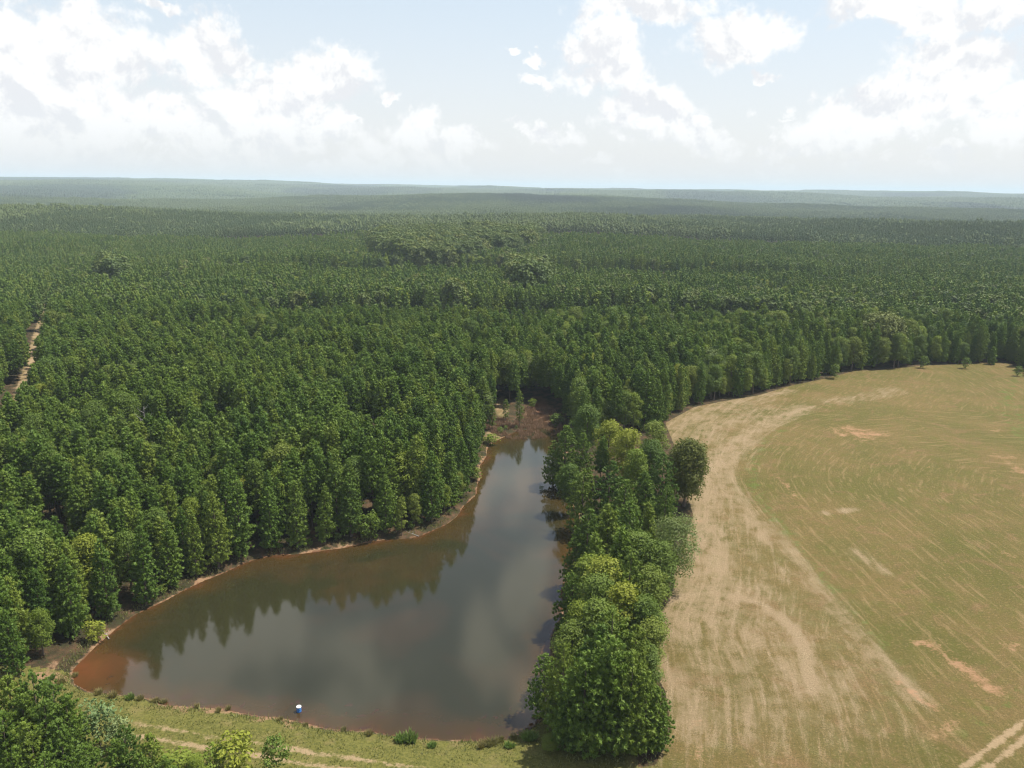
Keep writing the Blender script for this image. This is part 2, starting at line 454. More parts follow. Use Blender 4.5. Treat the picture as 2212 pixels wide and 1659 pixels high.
# ---- ground material
def ground_material():
    mt = bpy.data.materials.new('ground'); mt.use_nodes = True
    t = mt.node_tree; t.nodes.clear(); N = NT(t)
    pos = N.n('ShaderNodeNewGeometry').outputs['Position']
    a = N.n('ShaderNodeAttribute', attribute_name='mask_a'); b = N.n('ShaderNodeAttribute', attribute_name='mask_b')
    sa = N.n('ShaderNodeSeparateColor'); N.put(sa.inputs[0], a.outputs['Color'])
    sb = N.n('ShaderNodeSeparateColor'); N.put(sb.inputs[0], b.outputs['Color'])
    m_for, m_straw, m_red, m_grn = sa.outputs[0], sa.outputs[1], sa.outputs[2], a.outputs['Alpha']
    m_sand, m_clay, m_dam, m_mud = sb.outputs[0], sb.outputs[1], sb.outputs[2], b.outputs['Alpha']
    fl = N.n('ShaderNodeCombineXYZ')
    N.put(fl.inputs[0], N.m('MULTIPLY', N.attr('flow_t'), 0.12)); N.put(fl.inputs[1], N.attr('flow_d'))
    rows = N.noise(fl.outputs[0], 0.9, 5, 0.65, 0.3)
    fe = N.n('ShaderNodeCombineXYZ')
    N.put(fe.inputs[0], N.m('MULTIPLY', N.attr('edge_t'), 0.14)); N.put(fe.inputs[1], N.attr('edge_d'))
    lf = N.attr('left')
    rows = N.mix(lf, rows, N.noise(fe.outputs[0], 1.0, 5, 0.7, 0.5))
    rows_w = N.mix(lf, N.noise(fl.outputs[0], 0.32, 3, 0.6, 0.4), N.noise(fe.outputs[0], 0.55, 4, 0.65, 0.6))
    tuft = N.noise(N.vm('MULTIPLY', pos, (1.0, 1.0, 1.0)), 2.2, 6, 0.75)
    fine = N.noise(pos, 5.5, 5, 0.8)
    fib = N.noise(pos, 2.3, 6, 0.85, 2.5)
    mid = N.noise(pos, 0.35, 5, 0.65)
    big = N.noise(pos, 0.05, 4, 0.6)
    # short grass of the field: olive to tan
    g = N.mix(N.step(big, 0.36, 0.64), (0.0961, 0.0865, 0.0196, 1), (0.1471, 0.1049, 0.0360, 1))
    g = N.mix(N.m('MULTIPLY', N.step(mid, 0.42, 0.72), 0.6), g, (0.0980, 0.1030, 0.0181, 1))
    g = N.mix(N.m('MULTIPLY', N.step(rows, 0.5, 0.70), 0.55), g, (0.2843, 0.1932, 0.0942, 1))
    g = N.mix(N.m('MULTIPLY', N.step(N.noise(pos, 0.13, 5, 0.7, 1.0), 0.50, 0.70), 0.6), g, (0.1961, 0.1150, 0.0573, 1))
    g = N.mix(N.m('MULTIPLY', N.step(tuft, 0.50, 0.68), 0.6), g, (0.2745, 0.1840, 0.0901, 1))
    g = N.mix(N.m('MULTIPLY', N.step(fine, 0.38, 0.54, 1.0, 0.0), 0.6), g, (0.0490, 0.0516, 0.0147, 1))
    # fresh green strips
    k = N.step(N.m('ADD', m_grn, N.m('ADD', N.m('MULTIPLY', N.m('SUBTRACT', mid, 0.5), 3.6), N.m('MULTIPLY', N.m('SUBTRACT', tuft, 0.5), 2.6))), 0.35, 1.15)
    k = N.m('MULTIPLY', k, N.step(m_grn, 0.0, 0.2))
    g = N.mix(N.m('MULTIPLY', k, 0.65), g, (0.0817, 0.1187, 0.0234, 1))
    # mown straw lying in windrows
    sw = N.m('ADD', m_straw, N.m('ADD', N.m('MULTIPLY', N.m('SUBTRACT', fib, 0.5), 2.6), N.m('ADD', N.m('MULTIPLY', N.m('SUBTRACT', rows_w, 0.5), 2.4), N.m('ADD', N.m('MULTIPLY', N.m('SUBTRACT', mid, 0.5), 1.2), N.m('MULTIPLY', N.m('SUBTRACT', rows, 0.5), 1.6)))))
    k = N.m('MULTIPLY', N.step(sw, 0.25, 1.35), N.step(m_straw, 0.02, 0.35))
    scol = N.mix(N.step(fine, 0.30, 0.66), (0.1290, 0.0929, 0.0468, 1), (0.3784, 0.2881, 0.1755, 1))
    g = N.mix(N.m('MULTIPLY', k, 0.9), g, scol)
    g = N.mix(N.m('MULTIPLY', N.step(m_straw, 0.2, 0.9, 0.0, 0.55), N.step(mid, 0.35, 0.6)), g, (0.25, 0.18, 0.105, 1))
    # bare red clay
    k = N.step(N.m('ADD', m_red, N.m('ADD', N.m('MULTIPLY', N.m('SUBTRACT', mid, 0.5), 3.2), N.m('MULTIPLY', N.m('SUBTRACT', tuft, 0.5), 2.0))), 0.40, 1.25)
    k = N.m('MULTIPLY', k, N.step(m_red, 0.0, 0.2))
    g = N.mix(N.m('MULTIPLY', k, 0.8), g, N.mix(mid, (0.2580, 0.1204, 0.0624, 1), (0.3956, 0.2494, 0.1443, 1)))
    # grass of the dam
    dg = N.mix(N.step(tuft, 0.36, 0.62), (0.0774, 0.0817, 0.0172, 1), (0.1505, 0.1419, 0.0351, 1))
    dg = N.mix(N.m('MULTIPLY', N.step(mid, 0.48, 0.72), 0.6), dg, (0.2064, 0.1591, 0.0663, 1))
    dg = N.mix(N.m('MULTIPLY', N.step(fine, 0.5, 0.75), 0.5), dg, (0.1720, 0.1548, 0.0468, 1))
    g = N.mix(N.step(N.m('ADD', m_dam, N.m('MULTIPLY', N.m('SUBTRACT', tuft, 0.5), 0.8)), 0.35, 0.65), g, dg)
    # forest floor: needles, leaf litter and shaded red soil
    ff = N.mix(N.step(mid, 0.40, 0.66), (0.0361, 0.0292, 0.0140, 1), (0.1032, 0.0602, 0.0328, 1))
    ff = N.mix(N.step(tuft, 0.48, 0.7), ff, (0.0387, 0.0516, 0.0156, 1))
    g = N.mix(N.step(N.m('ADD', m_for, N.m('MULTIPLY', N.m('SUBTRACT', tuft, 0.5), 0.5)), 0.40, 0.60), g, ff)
    # sandy wheel tracks
    k = N.m('MULTIPLY', N.step(N.m('ADD', m_sand, N.m('ADD', N.m('MULTIPLY', N.m('SUBTRACT', tuft, 0.5), 1.8), N.m('MULTIPLY', N.m('SUBTRACT', mid, 0.5), 2.6))), 0.42, 1.0), N.step(m_sand, 0.0, 0.3))
    g = N.mix(N.m('MULTIPLY', k, 0.85), g, N.mix(fine, (0.2408, 0.1634, 0.0858, 1), (0.4042, 0.3010, 0.1833, 1)))
    # clay banks
    kc = N.m('ADD', m_clay, N.m('ADD', N.m('MULTIPLY', N.m('SUBTRACT', mid, 0.55), 4.2), N.m('MULTIPLY', N.m('SUBTRACT', tuft, 0.5), 0.8)))
    g = N.mix(N.m('MULTIPLY', N.step(kc, 0.35, 0.85), N.step(m_clay, 0.0, 0.3, 0.0, 0.92)), g, N.mix(tuft, (0.1720, 0.0860, 0.0429, 1), (0.3440, 0.2322, 0.1365, 1)))
    # red-brown mud
    g = N.mix(N.step(N.m('ADD', m_mud, N.m('MULTIPLY', N.m('SUBTRACT', tuft, 0.5), 0.8)), 0.4, 0.8), g, N.mix(tuft, (0.0903, 0.0447, 0.0234, 1), (0.1806, 0.0946, 0.0484, 1)))
    bs = N.n('ShaderNodeBsdfPrincipled')
    N.put(bs.inputs['Base Color'], g)
    bs.inputs['Roughness'].default_value = 0.95
    bs.inputs['Specular IOR Level'].default_value = 0.15
    hgt = N.m('ADD', N.m('MULTIPLY', tuft, 0.8), N.m('ADD', N.m('MULTIPLY', fib, 0.35), N.m('MULTIPLY', rows, 0.35)))
    bp = N.n('ShaderNodeBump'); bp.inputs['Strength'].default_value = 0.75; bp.inputs['Distance'].default_value = 0.45
    N.put(bp.inputs['Height'], hgt); N.put(bs.inputs['Normal'], bp.outputs[0])
    out = N.n('ShaderNodeOutputMaterial'); t.links.new(bs.outputs[0], out.inputs[0])
    return mt
M_ground = ground_material()
def hills_material():
    mt = bpy.data.materials.new('wooded_hills'); mt.use_nodes = True
    t = mt.node_tree; t.nodes.clear(); N = NT(t)
    pos = N.n('ShaderNodeNewGeometry').outputs['Position']
    c = N.mix(N.step(N.noise(pos, 0.0016, 5, 0.6), 0.38, 0.62), (0.030, 0.050, 0.020, 1), (0.070, 0.095, 0.040, 1))
    c = N.mix(N.m('MULTIPLY', N.step(N.noise(pos, 0.03, 5, 0.7), 0.4, 0.7), 0.5), c, (0.018, 0.030, 0.012, 1))
    bs = N.n('ShaderNodeBsdfDiffuse'); N.put(bs.inputs[0], c)
    bp = N.n('ShaderNodeBump'); bp.inputs['Strength'].default_value = 1.0; bp.inputs['Distance'].default_value = 12
    N.put(bp.inputs['Height'], N.noise(pos, 0.06, 5, 0.8)); N.put(bs.inputs['Normal'], bp.outputs[0])
    out = N.n('ShaderNodeOutputMaterial'); t.links.new(bs.outputs[0], out.inputs[0])
    return mt
M_hills = hills_material()

GV = np.stack([GX, GY, GZ], -1)
ii, jj = np.meshgrid(np.arange(nr - 1), np.arange(na), indexing='ij')
j2 = (jj + 1) % na
quads = np.stack([ii * na + jj, (ii + 1) * na + jj, (ii + 1) * na + j2, ii * na + j2], -1).reshape(-1, 4)
qr = rad[ii].ravel()
m_df = spread(df, -50); m_dam = spread(dam); m_sand = spread(sand); m_dp = spread(dp, 50)
m_tr = spread(np.minimum(dr, 99), 99); m_lane = spread(dl, 99); m_tk = spread(dt, 99)
cls = np.zeros(len(quads), int)
q0 = quads[:, 0]
cls[m_df[q0] > 0] = 1
cls[(m_dam[q0] > 0.5) & (m_df[q0] <= 0)] = 2
cls[(m_tr[q0] < 2.3) & (cls == 2)] = 3
cls[(m_lane[q0] < 2.2) & (cls == 1)] = 4
cls[(m_tk[q0] < 3.4)] = 5
cls[m_dp[q0] < 0.2] = 6
cls[qr > 3600] = 7
far_forest = 1.0
masks = (spread(forest, 1.0), spread(straw), spread(red), spread(grn), spread(sand), spread(clay), spread(dam), spread(mud))
f_d = spread(sd_); f_t = spread(ft); f_e = spread(ed); f_u = spread(et); f_l = spread(left)
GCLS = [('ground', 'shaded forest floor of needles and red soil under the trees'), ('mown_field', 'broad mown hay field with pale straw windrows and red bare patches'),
        ('dam_bank', 'grassy earth dam along the near side of the pond'), ('dam_track', 'pair of sandy wheel ruts along the grassy dam'),
        ('field_lane', 'pale dirt lane crossing the corner of the mown field'), ('forest_track', 'sandy track through the pine plantation'),
        ('pond_bed', 'red brown clay bed and rim of the pond'), ('hills', 'far wooded hills fading blue towards the horizon')]
for c, (nm, lb) in enumerate(GCLS):
    q = quads[cls == c]
    used, inv = np.unique(q, return_inverse=True)
    fs_ = [inv.reshape(-1, 4)]
    V = GV[used]
    idx = used
    if c == 0:
        # close the sheet under the camera
        n0 = len(V); V = np.vstack([V, GV[-1:]]); idx = np.append(used, len(GX) - 1)
        first = np.searchsorted(used, np.arange(na))
        fs_.append(np.stack([np.full(na, n0), first, np.roll(first, -1)], -1))
    me = mesh_np(nm, V, fs_, True)
    cattr(me, 'mask_a', [m[idx] for m in masks[:4]]); cattr(me, 'mask_b', [m[idx] for m in masks[4:]])
    fattr(me, 'flow_d', f_d[idx]); fattr(me, 'flow_t', f_t[idx]); fattr(me, 'edge_d', f_e[idx]); fattr(me, 'edge_t', f_u[idx]); fattr(me, 'left', f_l[idx])
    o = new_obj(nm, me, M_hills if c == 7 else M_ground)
    tag(o, lb, nm.replace('_', ' '), kind='structure')

# ------------------------------------------------------------------ pond water
def water_material():
    mt = bpy.data.materials.new('pond_water'); mt.use_nodes = True
    t = mt.node_tree; t.nodes.clear(); N = NT(t)
    pos = N.n('ShaderNodeNewGeometry').outputs['Position']
    sh = N.attr('shore'); tip = N.attr('tip')
    n = N.noise(pos, 0.12, 5, 0.6, 0.8); nf = N.noise(pos, 0.7, 4, 0.7, 0.5)
    d = N.m('ADD', sh, N.m('MULTIPLY', N.m('SUBTRACT', n, 0.45), 11.0))
    deep = N.mix(N.step(N.noise(pos, 0.045, 3, 0.55, 0.6), 0.48, 0.66), (0.023, 0.0225, 0.0095, 1), (0.036, 0.026, 0.011, 1))
    c = N.mix(N.step(d, 0.3, 7.0), (0.044, 0.027, 0.008, 1), deep)
    c = N.mix(N.step(N.m('ADD', sh, N.m('MULTIPLY', N.m('ADD', N.m('MULTIPLY', N.m('SUBTRACT', n, 0.4), 5.0), N.m('SUBTRACT', nf, 0.5)), 1.6)), 0.0, 1.9, 0.8, 0.0), c, (0.075, 0.032, 0.012, 1))
    tt = N.m('ADD', tip, N.m('MULTIPLY', N.m('SUBTRACT', n, 0.5), 0.8))
    c = N.mix(N.step(tt, 0.1, 1.35), c, N.mix(nf, (0.140, 0.044, 0.016, 1), (0.075, 0.034, 0.012, 1)))
    # weed mats lying in the shallows along the dam
    mats = N.m('MULTIPLY', N.step(nf, 0.56, 0.64), N.step(N.m('ADD', N.attr('dam_side'), N.m('MULTIPLY', N.m('SUBTRACT', n, 0.5), 0.6)), 0.35, 0.6))
    c = N.mix(N.m('MULTIPLY', mats, 0.7), c, (0.045, 0.022, 0.014, 1))
    bs = N.n('ShaderNodeBsdfPrincipled')
    N.put(bs.inputs['Base Color'], c)
    bs.inputs['IOR'].default_value = 1.50
    bs.inputs['Roughness'].default_value = 0.035
    bp = N.n('ShaderNodeBump'); bp.inputs['Strength'].default_value = 0.12; bp.inputs['Distance'].default_value = 0.03
    N.put(bp.inputs['Height'], N.noise(N.vm('MULTIPLY', pos, (1.0, 1.6, 1)), 2.4, 4, 0.6)); N.put(bs.inputs['Normal'], bp.outputs[0])
    out = N.n('ShaderNodeOutputMaterial'); t.links.new(bs.outputs[0], out.inputs[0])
    return mt
x0, x1 = POND[:, 0].min() - 3, POND[:, 0].max() + 3
y0, y1 = POND[:, 1].min() - 3, POND[:, 1].max() + 3
gs = 0.9
gx = np.arange(x0, x1, gs); gy = np.arange(y0, y1, gs)
XX, YY = np.meshgrid(gx, gy)
wd = poly_dist(XX.ravel(), YY.ravel(), POND, True); wi = inside(XX.ravel(), YY.ravel(), POND)
keep = wi | (wd < 1.6)
ni = len(gx)
a_, b_ = np.meshgrid(np.arange(len(gy) - 1), np.arange(ni - 1), indexing='ij')
wq = np.stack([a_ * ni + b_, a_ * ni + b_ + 1, (a_ + 1) * ni + b_ + 1, (a_ + 1) * ni + b_], -1).reshape(-1, 4)
wq = wq[keep[wq].all(1)]
used, inv = np.unique(wq, return_inverse=True)
WV = np.stack([XX.ravel()[used], YY.ravel()[used], np.zeros(len(used))], -1)
me = mesh_np('pond_water', WV, [inv.reshape(-1, 4)], True)
fattr(me, 'shore', np.where(wi, wd, -0.3)[used])
tx, ty = at(190, 1450)
tipv = np.clip(1.15 - np.hypot((WV[:, 0] - tx + 2) / 13, (WV[:, 1] - ty) / 8), 0, 1)
fattr(me, 'tip', tipv)
damp = resample([at(*p) for p in [(240, 1500), (440, 1526), (660, 1562), (880, 1590), (1010, 1604), (1100, 1588), (1165, 1550)]], 4)
fattr(me, 'dam_side', np.clip(1.2 - poly_dist(WV[:, 0], WV[:, 1], damp) / 6.5, 0, 1))
tag(new_obj('pond_water', me, water_material()), 'still murky brown green pond reflecting trees and clouds', 'pond', kind='structure')

# ------------------------------------------------------------------ foliage materials
def leaf_material(name, c1, c2, trans=0.28, per_object=True, hue_big=(0.9, 1.1)):
    mt = bpy.data.materials.new(name); mt.use_nodes = True
    t = mt.node_tree; t.nodes.clear(); N = NT(t)
    tint = N.attr('tint')
    pos = N.n('ShaderNodeNewGeometry').outputs['Position']
    if per_object:
        rnd = N.n('ShaderNodeObjectInfo').outputs['Random']
        f = N.m('ADD', N.m('MULTIPLY', rnd, 0.55), N.m('MULTIPLY', tint, 0.45))
    else:
        f = tint
    c = N.mix(f, c1, c2)
    if per_object:
        r2 = N.m('FRACT', N.m('MULTIPLY', rnd, 7.31))
        c = N.mix(N.step(r2, 0.5, 1.0, 0.0, 0.75), c, (c2[0] * 1.35, c2[1] * 1.12, c2[2] * 1.1, 1))
        r3 = N.m('FRACT', N.m('MULTIPLY', rnd, 13.7))
        c = N.mix(N.step(r3, 0.6, 1.0, 0.0, 0.45), c, (c1[0] * 0.6, c1[1] * 0.72, c1[2] * 1.0, 1))
    big = N.noise(pos, 0.012, 3, 0.6)
    c = N.mix(N.m('MULTIPLY', N.step(big, 0.45, 0.7), 0.30), c, (c2[0] * 1.15, c2[1] * 1.05, c2[2] * 0.9, 1))
    cloud_shade = N.noise(N.vm('MULTIPLY', pos, (1, 0.45, 1)), 0.0011, 3, 0.5)  # cloud shadows over the distant woods, painted into the leaf colour
    c = N.mix(N.m('MULTIPLY', N.step(cloud_shade, 0.50, 0.60), N.step(N.vm('LENGTH', pos), 1400, 2200, 0.0, 0.72)), c, (0.018, 0.034, 0.020, 1))
    d1 = N.n('ShaderNodeBsdfPrincipled'); N.put(d1.inputs['Base Color'], c)
    d1.inputs['Roughness'].default_value = 0.6; d1.inputs['Specular IOR Level'].default_value = 0.25
    tr_ = N.n('ShaderNodeBsdfTranslucent'); N.put(tr_.inputs[0], N.mix(0.4, c, (c2[0] * 1.2, c2[1] * 1.4, c2[2] * 0.6, 1)))
    mx = N.n('ShaderNodeMixShader'); mx.inputs[0].default_value = trans
    t.links.new(d1.outputs[0], mx.inputs[1]); t.links.new(tr_.outputs[0], mx.inputs[2])
    out = N.n('ShaderNodeOutputMaterial'); t.links.new(mx.outputs[0], out.inputs[0])
    return mt
def bark_material():
    mt = bpy.data.materials.new('bark'); mt.use_nodes = True
    t = mt.node_tree; N = NT(t)
    bs = t.nodes['Principled BSDF']
    tcn = N.n('ShaderNodeTexCoord').outputs['Object']
    n = N.noise(N.vm('MULTIPLY', tcn, (6, 6, 1.2)), 2.0, 5, 0.7)
    N.put(bs.inputs['Base Color'], N.mix(n, (0.055, 0.040, 0.030, 1), (0.17, 0.125, 0.095, 1)))
    bs.inputs['Roughness'].default_value = 0.95
    bp = N.n('ShaderNodeBump'); bp.inputs['Distance'].default_value = 0.03
    N.put(bp.inputs['Height'], n); N.put(bs.inputs['Normal'], bp.outputs[0])
    return mt
M_bark = bark_material()
PINE1, PINE2 = (0.062, 0.118, 0.014, 1), (0.142, 0.212, 0.030, 1)
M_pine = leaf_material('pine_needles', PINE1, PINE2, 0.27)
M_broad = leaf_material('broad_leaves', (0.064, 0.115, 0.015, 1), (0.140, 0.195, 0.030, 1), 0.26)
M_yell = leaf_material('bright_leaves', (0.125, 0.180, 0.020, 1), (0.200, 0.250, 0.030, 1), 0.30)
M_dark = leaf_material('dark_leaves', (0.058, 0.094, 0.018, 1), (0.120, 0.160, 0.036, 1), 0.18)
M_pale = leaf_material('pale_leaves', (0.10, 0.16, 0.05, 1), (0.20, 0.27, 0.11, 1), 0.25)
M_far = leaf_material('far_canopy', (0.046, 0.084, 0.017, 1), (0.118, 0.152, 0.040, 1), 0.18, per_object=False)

# ------------------------------------------------------------------ tree geometry
_ph = (1 + 5 ** 0.5) / 2
ICO_V = np.array([(-1, _ph, 0), (1, _ph, 0), (-1, -_ph, 0), (1, -_ph, 0), (0, -1, _ph), (0, 1, _ph), (0, -1, -_ph), (0, 1, -_ph), (_ph, 0, -1), (_ph, 0, 1), (-_ph, 0, -1), (-_ph, 0, 1)], float)
ICO_V /= np.linalg.norm(ICO_V[0])
ICO_F = np.array([(0, 11, 5), (0, 5, 1), (0, 1, 7), (0, 7, 10), (0, 10, 11), (1, 5, 9), (5, 11, 4), (11, 10, 2), (10, 7, 6), (7, 1, 8), (3, 9, 4), (3, 4, 2), (3, 2, 6), (3, 6, 8), (3, 8, 9), (4, 9, 5), (2, 4, 11), (6, 2, 10), (8, 6, 7), (9, 8, 1)])
OCT_V = np.array([(1, 0, 0), (0, 1, 0), (-1, 0, 0), (0, -1, 0), (0, 0, 1), (0, 0, -1)], float)
OCT_F = np.array([(0, 1, 4), (1, 2, 4), (2, 3, 4), (3, 0, 4), (1, 0, 5), (2, 1, 5), (3, 2, 5), (0, 3, 5)])

def puffs(centers, size, axis, g, BV=ICO_V, BF=ICO_F, jit=0.35, tall=1.25, flat=1.0):
    """jittered spiky balls at the centres, stretched along axis; returns V, F, tint per vertex"""
    n = len(centers); k = len(BV)
    rr = 1 + jit * (g.random((n, k, 1)) * 2 - 1)
    rot = g.random(n) * 6.283
    c, s = np.cos(rot)[:, None], np.sin(rot)[:, None]
    B = np.stack([BV[:, 0] * c - BV[:, 1] * s, BV[:, 0] * s + BV[:, 1] * c, np.broadcast_to(BV[:, 2], (n, k)) * flat], -1) * rr
    al = (B * axis[:, None, :]).sum(-1, keepdims=True)
    B = B + axis[:, None, :] * al * (tall - 1)
    V = centers[:, None, :] + B * np.asarray(size).reshape(-1, 1, 1)
    F = BF[None] + (np.arange(n) * k)[:, None, None]
    t = np.repeat(g.random(n), k)
    return V.reshape(-1, 3), F.reshape(-1, 3), t
def spikes(centers, size, axis, g, m=8):
    """needle sprays: narrow triangles fanning out from each centre, mostly up and outwards"""
    n = len(centers)
    d = g.normal(size=(n, m, 3)); d /= np.linalg.norm(d, axis=-1, keepdims=True)
    d = d + axis[:, None, :] * 0.8; d /= np.linalg.norm(d, axis=-1, keepdims=True)
    side = np.cross(d, g.normal(size=(n, m, 3))); side /= np.linalg.norm(side, axis=-1, keepdims=True) + 1e-9
    sz = np.asarray(size).reshape(-1, 1, 1)
    c = centers[:, None, :]
    a = c + d * sz * 0.3 + side * sz * 0.19; b = c + d * sz * 0.3 - side * sz * 0.19; e = c + d * sz * (1.45 + 0.5 * g.random((n, m, 1)))
    V = np.stack([a, b, e], 2).reshape(-1, 3)
    F = np.arange(len(V)).reshape(-1, 3)
    return V, F, np.repeat(g.random(n), m * 3)
def joinv(parts):
    Vs, Fs, Ts = [], [], []; o = 0
    for V, F, T in parts:
        Vs.append(V); Fs.append(F + o); Ts.append(T); o += len(V)
    return np.vstack(Vs), np.vstack(Fs), np.concatenate(Ts)
def crown_mesh(name, parts, mat, smooth_=False):
    V, F, T = joinv(parts)
    me = mesh_np(name, V, [F], smooth_)
    fattr(me, 'tint', T)
    me.materials.append(mat)
    return me

def pine_pts(seed, Ht, base, Rm, dens=1.0, apex=0.75, gap=0.62, sz=1.0):
    """branch whorls; returns tuft centres, outward axes and sizes"""
    g = np.random.default_rng(seed)
    C, Ax, Sz = [], [], []
    h = base
    lean = g.normal(size=2) * 0.25
    while h < Ht - 0.3:
        t = (h - base) / (Ht - base)
        prof = (1 - t) ** apex * (0.62 + 0.38 * min(1, t * 4.0)) 
        nb = max(3, int((6 if t < 0.8 else 4) * (0.8 + 0.5 * g.random())))
        a0 = g.random() * 6.28
        for k in range(nb):
            a = a0 + k * 6.283 / nb + g.normal() * 0.25
            L = Rm * prof * (0.72 + 0.5 * g.random()) + 0.15
            up = 0.10 + 0.75 * t + 0.15 * g.normal()
            n = max(1, int(L / 0.36 * dens))
            for q in range(n):
                s_ = (q + 0.6 + 0.5 * g.random()) / n
                if s_ < 0.30 and L > 1.2: continue
                w = 0.32 * L * s_
                ao = a + g.normal() * 0.28
                rr = L * min(s_, 1.05)
                C.append((math.cos(ao) * rr + lean[0] * t, math.sin(ao) * rr + lean[1] * t, h + up * rr * 0.55 - 0.10 * rr * (1 - t) + g.normal() * 0.12))
                Ax.append((math.cos(a) * 0.45, math.sin(a) * 0.45, 0.9))
                Sz.append((0.19 + 0.14 * g.random() + 0.05 * (1 - t)) * sz)
        h += gap * (0.8 + 0.5 * g.random()) * (1.0 if t < 0.7 else 0.75) / dens ** 0.5
    C.append((lean[0], lean[1], Ht - 0.1)); Ax.append((0, 0, 1)); Sz.append(0.35)
    C = np.array(C); Ax = np.array(Ax); Ax /= np.linalg.norm(Ax, axis=1, keepdims=True)
    return C, Ax, np.array(Sz), g
def pine_near(name, seed, Ht, base, Rm, gap=0.60, dens=1.0, sz=1.0, apex=0.74):
    C, Ax, Sz, g = pine_pts(seed, Ht, base, Rm, dens, apex, gap, sz)
    return crown_mesh(name, [puffs(C, Sz * 0.90, Ax, g, jit=0.5, tall=1.35), spikes(C, Sz * 1.25, Ax, g, 12)], M_pine)
def pine_mid(name, seed, Ht, base, Rm):
    C, Ax, Sz, g = pine_pts(seed, Ht, base, Rm, 0.62, 0.80)
    return crown_mesh(name, [puffs(C, Sz * 1.35, Ax, g, jit=0.5, tall=1.4), spikes(C, Sz * 1.5, Ax, g, 5)], M_pine)

def broad_pts(seed, Ht, base, Rm, lobes=22, top=0.9):
    g = np.random.default_rng(seed)
    L = []
    ch = Ht - base
    for k in range(lobes):
        t = (k + 0.5) / lobes
        zc = base + ch * (0.10 + 0.80 * t ** 0.85)
        u = (zc - base) / ch
        prof = math.sqrt(max(0.02, 1 - ((u - 0.42) / 0.62) ** 2)) if u > 0.42 else 0.6 + 0.4 * u / 0.42
        a = k * 2.4 + g.normal() * 0.4
        rl = Rm * (0.30 + 0.14 * g.random())
        rr = max(0, Rm * prof - rl) * (0.5 + 0.75 * g.random())
        L.append((math.cos(a) * rr, math.sin(a) * rr, min(zc, Ht - rl * 0.7), rl))
    L.append((0, 0, Ht - Rm * 0.42, Rm * 0.40))
    return L, g
def leaf_quads(L, g, per, size, droop=0.0):
    Vs, Ts = [], []
    for (x, y, z, r) in L:
        n = int(per * (r / 1.4) ** 2)
        d = g.normal(size=(n, 3)); d /= np.linalg.norm(d, axis=1, keepdims=True)
        d[:, 2] = np.where(d[:, 2] < -0.45, -d[:, 2], d[:, 2])
        lump = 1 + 0.22 * np.sin(d[:, 0] * 5 + x) * np.sin(d[:, 1] * 5 + y) + 0.2 * g.normal(size=n)
        c = np.array((x, y, z)) + d * (r * lump)[:, None] * np.array((1, 1, 0.78))
        nrm = d + g.normal(size=(n, 3)) * 0.42 + np.array((0, 0, 0.25)); nrm /= np.linalg.norm(nrm, axis=1, keepdims=True)
        s1 = np.cross(nrm, g.normal(size=(n, 3))); s1 /= np.linalg.norm(s1, axis=1, keepdims=True) + 1e-9
        s2 = np.cross(nrm, s1)
        sz = (size * (0.6 + 0.8 * g.random(n)))[:, None]
        bend = nrm * sz * -0.25
        Vs.append(np.stack([c - s1 * sz + bend, c - s2 * sz * 0.6, c + s1 * sz + bend, c + s2 * sz * 0.7], 1).reshape(-1, 3))
        lt = g.random()
        Ts.append(np.repeat(np.clip(lt * 0.5 + 0.5 * g.random(n), 0, 1), 4))
    V = np.vstack(Vs); T = np.concatenate(Ts)
    i = np.arange(0, len(V), 4)
    F = np.concatenate([np.stack([i, i + 1, i + 2], -1), np.stack([i, i + 2, i + 3], -1)])
    return V, F, T
def broad_near(name, seed, Ht, base, Rm, mat, lobes=22, per=150, size=0.25):
    L, g = broad_pts(seed, Ht, base, Rm, lobes)
    return crown_mesh(name, [leaf_quads(L, g, per, size)], mat)
def broad_mid(name, seed, Ht, base, Rm, mat):
    L, g = broad_pts(seed, Ht, base, Rm, 14)
    return crown_mesh(name, [leaf_quads(L, g, 42, 0.52)], mat)

def tube(path, radii, n=7):
    path = np.array(path, float); V = []; F = []
    for i, (p, r) in enumerate(zip(path, radii)):
        d = path[min(i + 1, len(path) - 1)] - path[max(i - 1, 0)]; d /= np.linalg.norm(d)
        a = np.cross(d, (0.3, 1, 0.1)); a /= np.linalg.norm(a); b = np.cross(d, a)
        for k in range(n):
            V.append(p + r * (math.cos(k * 6.283 / n) * a + math.sin(k * 6.283 / n) * b))
    for i in range(len(path) - 1):
        for k in range(n):
            a0, a1 = i * n + k, i * n + (k + 1) % n
            F += [(a0, a1, a1 + n), (a0, a1 + n, a0 + n)]
    return np.array(V), np.array(F), np.zeros(len(V))
def trunk_mesh(name, seed, Ht, r0, limbs, base, reach, up=0.5):
    g = np.random.default_rng(seed)
    w = g.normal(size=2) * 0.12
    pth = [(w[0] * math.sin(t * 3), w[1] * math.sin(t * 2.3), Ht * t * 0.97 - 0.4 * (t == 0)) for t in np.linspace(0, 1, 7)]
    parts = [tube(pth, [r0 * (1.35 if t == 0 else 1) * (1 - 0.88 * t) for t in np.linspace(0, 1, 7)])]
    for k in range(limbs):
        t = base / Ht + (0.9 - base / Ht) * (k + g.random() * 0.6) / limbs
        a = k * 2.4 + g.normal() * 0.3
        L = reach * (1.05 - t) * (0.8 + 0.4 * g.random())
        p0 = np.array((w[0] * math.sin(t * 3), w[1] * math.sin(t * 2.3), Ht * t))
        dv = np.array((math.cos(a), math.sin(a), up))
        parts.append(tube([p0, p0 + dv * L * 0.5, p0 + dv * L + np.array((0, 0, L * 0.08))], [r0 * 0.34 * (1.1 - t), r0 * 0.2 * (1.1 - t), 0.015], 4))
    V, F, T = joinv(parts)
    me = mesh_np(name, V, [F], True); me.materials.append(M_bark)
    return me

